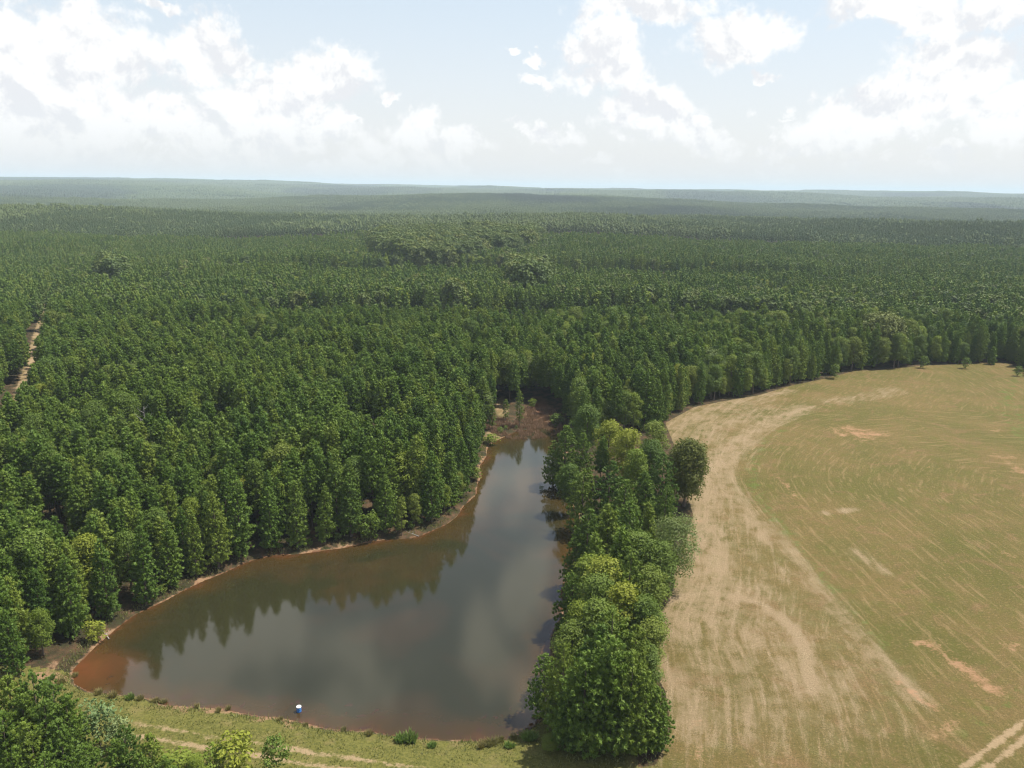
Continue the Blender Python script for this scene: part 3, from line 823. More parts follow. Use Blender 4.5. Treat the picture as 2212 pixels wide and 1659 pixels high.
PINES = []    # (crown, trunk, nominal height) - closed-stand form
for i in range(6):
    Ht = 15.5; b = 5.0 + 0.8 * (i % 3); R = 1.95 + 0.25 * (i % 3)
    PINES.append((pine_near('pine_crown', 100 + i, Ht, b, R, 0.55, 1.05, 0.92, 0.60), trunk_mesh('pine_trunk', 200 + i, Ht, 0.17, 12, 3.5, 2.2, 0.3)))
EDGE = []     # open-grown form, green almost to the ground
for i in range(5):
    Ht = 15.5; b = 0.9 + 0.5 * (i % 3); R = 2.55 + 0.35 * (i % 3)
    EDGE.append((pine_near('pine_crown', 130 + i, Ht, b, R, 0.68, 1.05, 0.9, 0.64), trunk_mesh('pine_trunk', 230 + i, Ht, 0.21, 14, 2.5, 2.8, 0.3)))
BIG = []      # heavy crowned pines of the strip and the dam foot
for i in range(4):
    BIG.append((pine_near('pine_crown', 160 + i, 15.5, 0.8 + 0.5 * (i % 2), 4.0 + 0.3 * (i % 3), 0.80, 1.1, 0.85, 0.60), trunk_mesh('pine_trunk', 260 + i, 15.5, 0.26, 16, 2.5, 3.4, 0.3)))
BROAD = []
for i in range(4):
    BROAD.append((broad_near('leaf_crown', 300 + i, 14, 2.0, 3.1 + 0.4 * (i % 2), M_broad, 28, 330, 0.155), trunk_mesh('tree_trunk', 400 + i, 13, 0.24, 12, 3.0, 3.4, 0.9)))
YELL = [(broad_near('leaf_crown', 320 + i, 13, 1.8, 2.9, M_yell, 26, 330, 0.155), trunk_mesh('tree_trunk', 420 + i, 12, 0.2, 10, 3.0, 3.0, 0.9)) for i in range(2)]
DARK = [(broad_near('leaf_crown', 340 + i, 16, 2.0, 6.2, M_dark, 38, 120, 0.27), trunk_mesh('tree_trunk', 440 + i, 14, 0.4, 16, 3.0, 6.0, 0.8)) for i in range(2)]
P_MID = [pine_mid('pine_mid_crown', 500 + i, 14.5, 5.0, 2.05 + 0.25 * (i % 3)) for i in range(5)]
B_MID = [broad_mid('leaf_mid_crown', 520 + i, 13.5, 3.0, 3.7, M_broad) for i in range(3)] + [broad_mid('leaf_mid_crown', 530 + i, 13, 3.0, 3.4, M_yell) for i in range(1)] + \
        [broad_mid('leaf_mid_crown', 540 + i, 14.5, 2.5, 5.0, M_dark) for i in range(3)]

def patch(name, seed, size, sp, tris, broad_frac):
    """a square of canopy for the distance"""
    g = np.random.default_rng(seed)
    n = int(size / sp)
    X, Y = np.meshgrid((np.arange(n) + 0.5) * size / n - size / 2, (np.arange(n) + 0.5) * size / n - size / 2)
    X = X.ravel() + g.normal(size=n * n) * sp * 0.26; Y = Y.ravel() + g.normal(size=n * n) * sp * 0.26
    br = g.random(n * n) < broad_frac
    cl_ = vnoise(X / 11 + seed * 7, Y / 11 + 50)
    br = br | ((cl_ > 0.72) & (broad_frac > 0.03))
    dr_ = g.random(n * n) > 0.07
    X, Y, br = X[dr_], Y[dr_], br[dr_]; m_ = len(X); cl_ = cl_[dr_]
    hgt = np.where(br, 13.0, 13.2) + g.normal(size=m_) * 1.6 + (cl_ - 0.5) * 4
    parts = []
    if tris == 'C':
        for k in range(9):
            t = k / 8
            a = k * 2.4 + g.random(m_) * 2
            R = np.where(br, 2.6 * math.sqrt(max(0.05, 1 - t * t * 0.9)), 2.0 * (1 - t) ** 0.8)
            c = np.stack([X + np.cos(a) * R * 0.75, Y + np.sin(a) * R * 0.75, hgt - (1 - t) * np.where(br, 6.0, 7.5) - 0.5], -1)
            sz = np.where(br, 1.45, 1.05 - 0.35 * t) * (0.8 + 0.4 * g.random(m_))
            ax = np.tile(np.array([[0, 0, 1.0]]), (m_, 1))
            V, F, T = puffs(c, sz, ax, g, OCT_V, OCT_F, 0.35, 1.3)
            T = np.repeat(np.clip(np.where(br, 0.75, 0.25) + 0.35 * (g.random(m_) - 0.5), 0, 1), 6)
            parts.append((V, F, T))
    else:
        c = np.stack([X, Y, hgt - 4.5], -1)
        ax = np.tile(np.array([[0, 0, 1.0]]), (m_, 1))
        V, F, T = puffs(c, np.where(br, sp * 0.62, sp * 0.55), ax, g, ICO_V, ICO_F, 0.35, 1.7)
        T = np.repeat(np.clip(np.where(br, 0.75, 0.25) + 0.4 * (g.random(m_) - 0.5), 0, 1), 12)
        parts.append((V, F, T))
    return crown_mesh(name, parts, M_far)
PS, PD = 90.0, 240.0
PATCH_C = [patch('canopy_patch', 600, PS, 3.75, 'C', 0.03), patch('canopy_patch', 601, PS, 3.75, 'C', 0.08), patch('canopy_patch', 602, PS, 4.3, 'C', 0.40), patch('canopy_patch', 603, PS, 4.8, 'C', 0.85)]
PATCH_D = [patch('canopy_patch', 610, PD, 6.2, 'D', 0.05), patch('canopy_patch', 611, PD, 6.6, 'D', 0.4), patch('canopy_patch', 612, PD, 7.0, 'D', 0.8)]

# ------------------------------------------------------------------ where trees stand
def scatter(rmin, rmax, sp, jit=0.27, half=0.67, seed=1):
    g = np.random.default_rng(seed)
    n = int(rmax / sp) + 2
    I, J = np.meshgrid(np.arange(-n, n), np.arange(-2, n))
    X = (I + 0.5 * (J % 2)) * sp; Y = J * sp * 0.866
    X = X + g.normal(size=X.shape) * sp * jit; Y = Y + g.normal(size=Y.shape) * sp * jit
    X, Y = X.ravel(), Y.ravel()
    r = np.hypot(X, Y); a = np.abs(np.arctan2(X, Y))
    k = (r >= rmin) & (r < rmax) & (a < half)
    return X[k], Y[k]
def allowed(x, y):
    dpp = poly_dist(x, y, POND, True); ip = inside(x, y, POND)
    dff = poly_dist(x, y, FIELD, True); iff = inside(x, y, FIELD)
    ok = (~ip) & (dpp > 2.0) & ~(iff | (dff < 1.4))
    gx_, gy_ = proj(x, y, terrain(x, y))
    ok &= ~((np.abs(gx_ - 84) < 11) & (gy_ > 735) & (gy_ < 850))
    ok &= ~((np.abs(gx_ - (52 - (gy_ - 860) * 0.25)) < 15) & (gy_ > 850) & (gy_ < 985))
    wid = np.where((np.abs(gy_ - 752) < 34) | (np.abs(gy_ - 915) < 78), 5.2, 1.8)
    ok &= poly_dist(x, y, TRACK) > wid
    ok &= (fbm(x + 50, y, 13, 2) < 0.36) | (dpp < 14) | (dff < 12)
    ok &= (dpp > 5.2) | (np.hypot(x, y) > 330)
    hx, hy = at(97, 700, 3)
    ok &= np.hypot((x - hx) / 9, (y - hy) / 14) > 1
    d_, t_, s_ = poly_dist(x, y, CREST, False, True)
    dam_y = at(60, 1464, 1)[1]
    ok &= ~((y < dam_y) & (np.hypot(x, y) < 200))         # the dam and all that lies in front of it is planted by hand
    for cx, cy, rx, ry in [(1086, 925, 29, 76), (1160, 895, 50, 34), (1060, 945, 16, 30)]:
        x0, y0 = at(cx, cy, 1); wx = abs(at(cx + rx, cy, 1)[0] - x0); wy = abs(at(cx, cy - ry, 1)[1] - at(cx, cy + ry, 1)[1]) / 2
        ok &= np.hypot((x - x0) / wx, (y - y0) / wy) > 1
    # the tree strip between pond and field is planted by hand
    strip = inside(x, y, np.array([at(p[0], p[1], 2) for p in [(1190, 985), (1240, 960), (1300, 945), (1420, 935), (1480, 960), (1560, 1150), (1500, 1700), (1150, 1700), (1150, 1400)]]))
    return ok & ~strip, dpp, dff
BR_BLOBS = [(930, 525, 150, 38, 0.95), (1060, 515, 110, 28, 0.9), (1140, 590, 40, 30, 0.9), (975, 645, 35, 22, 0.7), (1240, 680, 60, 35, 0.85), (1330, 700, 200, 60, 0.5),
            (1700, 670, 330, 50, 0.6), (1920, 700, 160, 45, 0.55), (1500, 505, 80, 14, 0.9), (1130, 500, 60, 14, 0.8), (1600, 800, 130, 60, 0.75), (1480, 850, 70, 50, 0.6),
            (1210, 850, 40, 40, 0.8), (1320, 870, 60, 60, 0.7), (700, 470, 110, 12, 0.6), (590, 710, 90, 40, 0.30), (380, 990, 150, 70, 0.35), (700, 1130, 100, 30, 0.3), (2100, 650, 150, 40, 0.3),
            (240, 590, 30, 12, 0.9), (520, 1010, 60, 40, 0.3), (1020, 870, 25, 50, 0.6), (640, 990, 60, 30, 0.3)]
def broad_prob(x, y):
    r = np.hypot(x, y)
    px, py = proj(x, y, terrain(x, y) + 13)
    p = 0.09 + 0.14 * smooth(0.15, 0.6, fbm(x, y, 60, 3)) * (r < 500)
    for cx, cy, rx, ry, k in BR_BLOBS:
        p = np.maximum(p, k * np.clip(1.5 - np.hypot((px - cx) / rx, (py - cy) / ry), 0, 1))
    return p

GRP_P = 'pines of the plantation around the pond'
inst = {'pine': [], 'broad': []}        # rows: x y z rotx roty rotz scale idx
singles = []                            # dict of individually built trees

def sc_h(x, y):
    return 1 + 0.08 * fbm(x, y, 90, 3) + 0.16 * fbm(x + 300, y, 18, 2)

# near belt
X, Y = scatter(70, 400, 3.25, seed=11)
ok, dpp, dff = allowed(X, Y)
X, Y, dpp, dff = X[ok], Y[ok], dpp[ok], dff[ok]
Z = terrain(X, Y)
pb = broad_prob(X, Y)
for x, y, z, b, d1, d2 in zip(X, Y, Z, pb, dpp, dff):
    edge = min(d1, d2) < 8.5
    pr = b + (0.12 if edge else 0)
    s = float(sc_h(np.array([x]), np.array([y]))[0]) * random.uniform(0.84, 1.12)
    if random.random() < pr:
        kind = 'yell' if random.random() < 0.33 else ('dark' if (random.random() < 0.12 and not edge) else 'broad')
        s *= random.uniform(0.72, 1.12) if not edge else random.uniform(0.5, 1.05)
        if kind == 'dark': s *= 0.75
    else:
        kind = 'edge' if edge else 'pine'
        if edge: s *= random.uniform(0.80, 1.02)
    singles.append(dict(x=x, y=y, z=z, s=s, kind=kind, edge=edge, d1=d1, d2=d2, rot=random.uniform(0, 6.28)))
# the front row along the wooded shore stands right above the water
row = resample([at(*p) for p in POND_PX[1:25]], 3.4)
for i in range(1, len(row) - 1):
    tdir = row[min(i + 1, len(row) - 1)] - row[i - 1]; tdir = tdir / np.linalg.norm(tdir)
    nrm_ = np.array((-tdir[1], tdir[0]))
    off = random.uniform(1.3, 3.6)
    x, y = row[i] + nrm_ * off + tdir * random.uniform(-1.0, 1.0)
    if inside(np.array([x]), np.array([y]), POND)[0] or random.random() < 0.07: continue
    qx, qy = proj(np.array([x]), np.array([y]), np.array([0.5]))
    if qx[0] > 1036 and qy[0] < 1010: continue
    kind = random.choices(['edge', 'broad', 'yell'], [0.76, 0.15, 0.09])[0]
    s = random.uniform(0.78, 1.02) * (1 if kind == 'edge' else random.uniform(0.55, 0.95))
    singles.append(dict(x=float(x), y=float(y), z=float(terrain(np.array([x]), np.array([y]))[0]), s=s, kind=kind, edge=True, d1=off, d2=99, rot=random.uniform(0, 6.28)))
n_auto = len(singles)

# the strip between pond and field, tree by tree: top in the photograph, height, kind
STRIP = [(1222, 922, 15.5, 'edge'), (1262, 938, 14.5, 'edge'), (1196, 962, 11, 'edge'), (1270, 873, 15, 'broad'), (1318, 905, 15.5, 'yell2'), (1356, 925, 15, 'yell2'), (1416, 908, 14, 'broad'), (1375, 967, 15, 'yell2'),
         (1320, 1000, 15.5, 'edge'), (1434, 979, 14, 'edge'), (1263, 1015, 14, 'edge'), (1232, 1005, 12, 'broad'), (1400, 1020, 14.5, 'pine'), (1350, 1040, 15, 'edge'), (1300, 940, 13, 'pine'), (1405, 950, 14, 'broad'),
         (1273, 1105, 14.5, 'edge'), (1318, 1090, 16, 'pine'), (1362, 1085, 15, 'edge'), (1404, 1085, 14, 'pine'), (1440, 1050, 12, 'edge'), (1245, 1150, 11, 'edge'), (1290, 1150, 14.5, 'pine'), (1340, 1140, 15.5, 'pine'), (1385, 1150, 14, 'broad'),
         (1425, 1170, 12, 'broad'), (1273, 1195, 12.5, 'yell'), (1311, 1204, 14, 'yell'), (1362, 1200, 15, 'edge'), (1236, 1240, 10.5, 'edge'), (1405, 1225, 12.5, 'broad'), (1299, 1240, 13, 'broad'), (1345, 1262, 13.5, 'yell2'), (1395, 1285, 12, 'broad'),
         (1255, 1300, 11.5, 'yell2'), (1290, 1295, 13.5, 'broad'), (1330, 1318, 15.5, 'edge'), (1372, 1350, 13.5, 'edge'), (1405, 1340, 10, 'broad'), (1240, 1345, 11, 'broad'), (1285, 1352, 14.5, 'edge'), (1330, 1372, 16, 'edge'),
         (1222, 1395, 12.5, 'edge'), (1178, 1418, 9.5, 'edge'), (1262, 1402, 15, 'edge'), (1310, 1420, 14, 'pine'), (1370, 1410, 15, 'edge'), (1398, 1452, 13.5, 'edge'), (1350, 1460, 12, 'edge'), (1425, 1486, 9.5, 'edge'), (1245, 1440, 11, 'pine'),
         (1290, 1480, 11, 'edge'), (1230, 1495, 9.0, 'edge'), (1416, 1540, 7.5, 'edge'), (1340, 1520, 10.0, 'edge'), (1215, 1545, 4.0, 'broad'), (1190, 1590, 2.0, 'broad'), (1400, 1390, 9, 'broad')]
for i, (px, py, h, kind) in enumerate(STRIP):
    while h > 2.5:      # trees of the near end stop short of the bottom of the frame
        x, y = place_top(px, py, h)
        if float(proj(np.array([x]), np.array([y]), terrain(np.array([x]), np.array([y])))[1][0]) < 1622: break
        h -= 0.4
    x, y = place_top(px, py, h)
    z = float(terrain(np.array([x]), np.array([y]))[0])
    k = {'yell2': 'yell'}.get(kind, kind)
    nom = {'edge': 15.5, 'pine': 15.5, 'broad': 14.0, 'yell': 13.0, 'dark': 16.0}[k]
    singles.append(dict(x=x, y=y, z=max(z, 0.1), s=h / nom, kind=k, edge=True, d1=0, d2=0, rot=random.uniform(0, 6.28), strip=(px, py)))

# trees below the dam, tops only in the frame
LOW = [(15, 1462, 13, 'edge'), (62, 1452, 13, 'edge'), (110, 1478, 12.5, 'edge'), (40, 1500, 12, 'edge'), (90, 1518, 12, 'edge'), (140, 1512, 11, 'edge'), (0, 1540, 12, 'edge'), (60, 1560, 12, 'edge'), (130, 1560, 11, 'edge'),
       (270, 1568, 10, 'edge'), (318, 1592, 9.5, 'edge'), (240, 1600, 10, 'edge'), (300, 1630, 9, 'edge'), (-60, 1470, 13, 'edge'), (-50, 1540, 12, 'edge'), (180, 1610, 10, 'edge'), (100, 1630, 10, 'edge'), (20, 1620, 11, 'edge'),
       (350, 1640, 7.5, 'edge'), (420, 1632, 5.0, 'yell')]
for i, (px, py, h, kind) in enumerate(LOW):
    x, y = place_top(px, py, h)
    z = float(terrain(np.array([x]), np.array([y]))[0])
    nom = {'edge': 15.5, 'yell': 13.0}[kind]
    singles.append(dict(x=x, y=y, z=z, s=h / nom, kind=kind, edge=True, d1=0, d2=0, rot=random.uniform(0, 6.28), low=(px, py)))

# choose the individuals: the largest in the frame
def apparent(t):
    h = 15 * t['s']
    px, py = proj(np.array([t['x']]), np.array([t['y']]), np.array([t['z'] + h]))
    bx, by = proj(np.array([t['x']]), np.array([t['y']]), np.array([t['z'] + 0.0]))
    t['px'], t['py'] = float(px[0]), float(py[0])
    vis = -60 < t['px'] < PW + 60 and float(py[0]) < 1700 and float(by[0]) > 500
    r = math.hypot(t['x'], t['y'])
    v = h / r * (1.35 if t['edge'] else 1.0)
    if 'strip' in t or 'low' in t: v += 10
    return v if vis else -1
for t in singles: t['v'] = apparent(t)
is_p = lambda t: t['kind'] in ('pine', 'edge')
pl = sorted([t for t in singles if is_p(t) and t['v'] > 0], key=lambda t: -t['v'])[:296]
bl = sorted([t for t in singles if not is_p(t) and t['v'] > 0], key=lambda t: -t['v'])[:170]
chosen = set(id(t) for t in pl + bl)
SRC = {'pine': PINES, 'edge': EDGE, 'big': BIG, 'broad': BROAD, 'yell': YELL, 'dark': DARK}
NAME = {'pine': 'pine_tree', 'edge': 'pine_tree', 'broad': 'broadleaf_tree', 'yell': 'broadleaf_tree', 'dark': 'broadleaf_tree'}

# labels by what each tree stands beside
def zone(t):
    px, py = t['px'], t['py']
    if 'strip' in t: return 'strip'
    if 'low' in t: return 'low'
    if py > 1000 and t['d1'] < 9 and px < 1100: return 'shore'
    if t['d2'] < 9: return 'fieldedge'
    if px < 110: return 'track'
    if px > 1060: return 'creek'
    if py > 1150: return 'front'
    return 'inner'
words = {'pine': 'dark green pine', 'edge': 'bushy dark green pine', 'broad': 'mid green broadleaf tree', 'yell': 'bright yellow green broadleaf tree', 'dark': 'wide dark olive broadleaf tree'}
ORD = ['first', 'second', 'third', 'fourth', 'fifth', 'sixth', 'seventh', 'eighth', 'ninth', 'tenth', 'eleventh', 'twelfth', 'thirteenth', 'fourteenth', 'fifteenth', 'sixteenth', 'seventeenth', 'eighteenth', 'nineteenth', 'twentieth']
def nth(i):
    if i < 20: return ORD[i]
    tens = {20: 'twenty', 30: 'thirty', 40: 'forty', 50: 'fifty', 60: 'sixty', 70: 'seventy', 80: 'eighty', 90: 'ninety'}
    n = i + 1; a, b = n // 10 * 10, n % 10
    return (tens[a][:-1] + 'ieth') if b == 0 else tens[a] + '-' + ORD[b - 1]
zones = {}
for t in singles:
    if id(t) in chosen: zones.setdefault((zone(t), words[t['kind']]), []).append(t)
for (zn, wd_), ts in zones.items():
    if zn == 'shore':
        ts.sort(key=lambda t: t['x'] + 0.3 * t['y'])
        for i, t in enumerate(ts): t['label'] = f"{wd_} on wooded shore, {nth(i)} of these from red clay tip"; t['group'] = 'trees along the wooded shore of the pond'
    elif zn == 'strip':
        ts.sort(key=lambda t: -t['py'])
        for i, t in enumerate(ts): t['label'] = f"{wd_} between pond and field, {nth(i)} of its kind from the dam"; t['group'] = 'trees in the strip between pond and field'
    elif zn == 'fieldedge':
        ts.sort(key=lambda t: t['x'])
        for i, t in enumerate(ts): t['label'] = f"{wd_} at far field edge, {nth(i)} of its kind from the pond"; t['group'] = 'trees along the far edge of the mown field'
    elif zn == 'low':
        ts.sort(key=lambda t: t['x'])
        for i, t in enumerate(ts): t['label'] = f"{wd_} below the dam, {nth(i)} of its kind going right"; t['group'] = 'trees below the grassy dam'
    else:
        for t in ts:
            if zn in ('track', 'creek'):
                nm = {'track': 'beside the sandy forest track', 'creek': 'in the wood beyond the muddy creek end'}[zn]
            else:
                dep = 'just' if t['d1'] < 20 else ('well' if t['d1'] < 42 else 'deep')
                nm = dep + (' behind the clay tip' if t['px'] < 330 else ' behind the left half of the wooded shore' if t['px'] < 640 else ' behind the right half of the wooded shore' if t['px'] < 930 else ' behind the narrow upper pond')
            t['label'] = f"{wd_} {nm}"; t['group'] = f"{wd_}s {nm}"

def add_tree(name, x, y, z, rot, sc, crown, trunk, label, cat, group=None):
    e = bpy.data.objects.new(name, None); COL.objects.link(e)
    e.empty_display_size = 0.5
    e.location = (x, y, z); e.rotation_euler = (random.uniform(-.025, .025), random.uniform(-.025, .025), rot); e.scale = sc if isinstance(sc, tuple) else (sc, sc, sc)
    tag(e, label, cat, group)
    for nm, me in (('trunk', trunk), ('crown', crown)):
        c = bpy.data.objects.new(nm, me); COL.objects.link(c); c.parent = e
    return e
for t in singles:
    src = SRC['big' if (t['kind'] == 'edge' and ('strip' in t or 'low' in t)) else t['kind']]
    if id(t) in chosen:
        cr, tk = random.choice(src)
        w = t['s'] * random.uniform(0.88, 1.15)
        if 'strip' in t: w = max(w, 0.75 * t['s'] ** 0.4) * (1.0 if t['kind'] == 'edge' else 1.15)
        add_tree(NAME[t['kind']], t['x'], t['y'], t['z'], t['rot'], (w, w, t['s']), cr, tk, t['label'], 'pine tree' if is_p(t) else 'tree', t['group'])
    else:
        off = {'pine': 0, 'edge': 6, 'broad': 0, 'yell': 4, 'dark': 6}[t['kind']]
        inst['pine' if is_p(t) else 'broad'].append((t['x'], t['y'], t['z'], 0, 0, t['rot'], t['s'], off + random.randrange(len(src))))

# middle distance: single trees, in the two woods that read as masses
M0, M1 = 300, 980
for (ra, rb, sp, sd0) in [(400, 600, 3.25, 21), (600, 980, 3.5, 22)]:
    X, Y = scatter(ra, rb, sp, half=0.64, seed=sd0)
    ok, dpp, dff = allowed(X, Y); X, Y = X[ok], Y[ok]
    Z = terrain(X, Y); pb = broad_prob(X, Y); sch = sc_h(X, Y)
    px_, py_ = proj(X, Y, Z + 13)
    g = np.random.default_rng(sd0)
    u = g.random(len(X)); v = g.random(len(X)); w = g.random(len(X))
    for i in range(len(X)):
        s = sch[i] * (0.88 + 0.24 * w[i])
        if u[i] < pb[i]:
            big = pb[i] > 0.6
            if big and v[i] < 0.30 and dff[i] > 14: continue
            kk = 14 - 0 if False else (8 + (4 + int(w[i] * 3)) if (v[i] > 0.62) else (8 + int(w[i] * 3.99) % 4))
            inst['broad'].append((X[i], Y[i], Z[i], 0, 0, v[i] * 6.28, s * (1.5 if big else 0.98), (12 + int(w[i] * 2.99)) if big and v[i] > 0.35 else kk))
        else:
            inst['pine'].append((X[i], Y[i], Z[i], 0, 0, v[i] * 6.28, s, 11 + int(v[i] * 4.99)))
# further out: squares of canopy laid on the slopes
def patches(size, ra, rb, off, n, seed, half):
    g = np.random.default_rng(seed)
    m = int(rb / size) + 1
    I, J = np.meshgrid(np.arange(-m, m), np.arange(0, m))
    X = (I.ravel() + 0.5) * size; Y = (J.ravel() + 0.5) * size
    r = np.hypot(X, Y); a = np.abs(np.arctan2(X, Y))
    k = (r > ra) & (r < rb) & (a < half)
    X, Y = X[k], Y[k]
    h = size * 0.5
    Z = terrain(X, Y)
    gx_ = (terrain(X + h, Y) - terrain(X - h, Y)) / (2 * h); gy_ = (terrain(X, Y + h) - terrain(X, Y - h)) / (2 * h)
    f = fbm(X, Y, 420, 3) * 0.5 + 0.5 + 0.10 * g.normal(size=len(X))
    for i in range(len(X)):
        q = 0.0
        rz = int(g.random() * 4) * math.pi / 2
        nrm = Vector((-gx_[i], -gy_[i], 1)).normalized()
        e = (nrm.to_track_quat('Z', 'Y').to_matrix() @ Matrix.Identity(3))
        # tilt without twisting, then a quarter turn
        R3 = Vector((0, 0, 1)).rotation_difference(nrm).to_matrix() @ Matrix.Rotation(rz, 3, 'Z')
        eu = R3.to_euler()
        idx = off + min(n - 1, int(max(0, (f[i] - 0.30) / 0.45) * n))
        inst['pine'].append((X[i], Y[i], Z[i] - 0.3, eu.x, eu.y, eu.z, 1.0, idx))
patches(PS, 980 + PS * 0.35, 3300, 16, 4, 31, 0.66)
patches(PD, 3300 + PD * 0.3, 10500, 20, 3, 32, 0.66)

def instancer(name, rows, meshes):
    rows = np.array(rows, float)
    me = bpy.data.meshes.new(name)
    me.vertices.add(len(rows)); me.vertices.foreach_set('co', rows[:, :3].astype(np.float32).ravel())
    a = me.attributes.new('rot', 'FLOAT_VECTOR', 'POINT'); a.data.foreach_set('vector', rows[:, 3:6].astype(np.float32).ravel())
    fattr(me, 'scl', rows[:, 6])
    a = me.attributes.new('idx', 'INT', 'POINT'); a.data.foreach_set('value', rows[:, 7].astype(np.int32))
    o = new_obj(name, me)
    gt = bpy.data.node_groups.new(name, 'GeometryNodeTree')
    gt.interface.new_socket('Geometry', in_out='INPUT', socket_type='NodeSocketGeometry')
    gt.interface.new_socket('Geometry', in_out='OUTPUT', socket_type='NodeSocketGeometry')
    gi = gt.nodes.new('NodeGroupInput'); go = gt.nodes.new('NodeGroupOutput')
    def na_(nm, ty):
        n = gt.nodes.new('GeometryNodeInputNamedAttribute'); n.data_type = ty; n.inputs[0].default_value = nm
        return [s for s in n.outputs if s.enabled and s.name == 'Attribute'][0]
    join = gt.nodes.new('GeometryNodeJoinGeometry')
    idx = na_('idx', 'INT')
    for k, m in enumerate(meshes):
        if not (rows[:, 7].astype(int) == k).any(): continue
        src = bpy.data.objects.new(name + '_source', m)      # only feeds the instances, stands nowhere itself
        oi = gt.nodes.new('GeometryNodeObjectInfo'); oi.inputs['Object'].default_value = src
        cmp_ = gt.nodes.new('FunctionNodeCompare'); cmp_.data_type = 'INT'; cmp_.operation = 'EQUAL'
        ins_ = [s for s in cmp_.inputs if s.enabled]
        gt.links.new(idx, ins_[0]); ins_[1].default_value = k
        ip = gt.nodes.new('GeometryNodeInstanceOnPoints')
        gt.links.new(gi.outputs[0], ip.inputs['Points']); gt.links.new(cmp_.outputs[0], ip.inputs['Selection'])
        gt.links.new(oi.outputs['Geometry'], ip.inputs['Instance'])
        gt.links.new(na_('rot', 'FLOAT_VECTOR'), ip.inputs['Rotation'])
        gt.links.new(na_('scl', 'FLOAT'), ip.inputs['Scale'])
        gt.links.new(ip.outputs[0], join.inputs[0])
    gt.links.new(join.outputs[0], go.inputs[0])
    md = o.modifiers.new('scatter', 'NODES'); md.node_group = gt
    return o
pine_src = [p[0] for p in PINES] + [p[0] for p in EDGE] + P_MID + PATCH_C + PATCH_D
broad_src = [p[0] for p in BROAD] + [p[0] for p in YELL] + [p[0] for p in DARK] + B_MID
# near broad kinds: 0-3 broad, 4-5 yell, 6-7 dark, then 8-11 middle broad/bright, 12-14 middle dark
tag(instancer('pine_forest', inst['pine'], pine_src), 'dense pine plantation and far woods rolling to the hazy horizon', 'forest', kind='stuff')
tag(instancer('broadleaf_woods', inst['broad'], broad_src), 'rounded broadleaf crowns mixed through the pine plantation', 'woods', kind='stuff')
print('instances', len(inst['pine']), len(inst['broad']), 'singles', len(singles), 'chosen', len(chosen))

# ------------------------------------------------------------------ single trees one can point to
def hero(name, px, py, h, crown, trunk, nom, label, cat='tree', wide=1.0, base=None):
    if base: x, y, z = place_base(*base)
    else:
        x, y = place_top(px, py, h); z = float(terrain(np.array([x]), np.array([y]))[0])
    s = h / nom
    return add_tree(name, x, y, z, random.uniform(0, 6.28), (s * wide, s * wide, s), crown, trunk, label, cat)
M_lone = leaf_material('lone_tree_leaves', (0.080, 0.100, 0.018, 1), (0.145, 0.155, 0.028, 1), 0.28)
lone_c = broad_near('leaf_crown', 903, 16, 1.4, 5.2, M_lone, 54, 130, 0.22)
lone_t = trunk_mesh('tree_trunk', 902, 15, 0.26, 16, 4.6, 4.2, 1.0)
hero('broadleaf_tree', 1492, 943, 15.5, lone_c, lone_t, 16, 'tall dark olive tree with a bare forked trunk standing alone in the mown field edge', wide=1.0, base=(1477, 1094))
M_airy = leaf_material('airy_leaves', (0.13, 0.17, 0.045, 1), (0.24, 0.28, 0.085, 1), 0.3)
airy_c = broad_near('leaf_crown', 905, 14, 2.6, 4.8, M_airy, 40, 95, 0.16)
airy_t = trunk_mesh('tree_trunk', 906, 13, 0.2, 18, 2.6, 4.4, 0.9)
hero('broadleaf_tree', 1463, 1101, 14, airy_c, airy_t, 14, 'pale airy tree with see-through crown and dark trunk on the straw edge', base=(1452, 1276))
oak_c = broad_near('leaf_crown', 910, 19, 2.0, 9.6, M_dark, 52, 90, 0.42)
oak_t = trunk_mesh('tree_trunk', 911, 17, 0.6, 18, 3, 9, 0.7)
hero('broadleaf_tree', 1909, 680, 19, oak_c, oak_t, 19, 'largest widest dark crown overhanging the far edge of the mown field')
small_c = pine_near('pine_crown', 150, 8, 0.6, 2.2); small_t = trunk_mesh('pine_trunk', 250, 8, 0.1, 8, 0.8, 1.6, 0.3)
hero('pine_tree', 2148, 750, 7, small_c, small_t, 8, 'small cone shaped young pine alone at the far field corner', 'pine tree')
bush_c = broad_near('leaf_crown', 915, 5, 0.1, 2.1, M_broad, 12, 130, 0.22); bush_t = trunk_mesh('tree_trunk', 916, 4, 0.07, 8, 0.4, 1.6, 0.9)
bush_y = broad_near('leaf_crown', 917, 5, 0.1, 2.3, M_yell, 12, 130, 0.22)
bush_p = broad_near('leaf_crown', 918, 5, 0.1, 2.2, M_pale, 14, 150, 0.16)
slim_c = broad_near('leaf_crown', 920, 12, 0.8, 1.9, M_broad, 26, 150, 0.22); slim_t = trunk_mesh('tree_trunk', 921, 12, 0.12, 12, 0.8, 1.4, 0.8)
hero('sapling', 1805, 786, 5.5, bush_c, bush_t, 5, 'rounded mid green sapling bulging from the far field edge', 'sapling')
hero('sapling', 1998, 768, 5.0, bush_c, bush_t, 5, 'low leafy sapling below the dark pines at the far field edge', 'sapling')
hero('sapling', 2089, 772, 4.5, bush_c, bush_t, 5, 'little sapling between the wide oak and the cone shaped pine', 'sapling')
hero('sapling', 2202, 790, 4.0, bush_c, bush_t, 5, 'low sapling in the corner where the field leaves the frame', 'sapling')
hero('sapling', 1093, 862, 7.0, slim_c, slim_t, 12, 'short slim sapling standing on the sandy clearing by the creek', 'sapling', 1.1)
hero('broadleaf_tree', 1124, 842, 11.5, slim_c, slim_t, 12, 'tall narrow leafy tree right of the sandy clearing at the creek end', 'tree', 0.8)
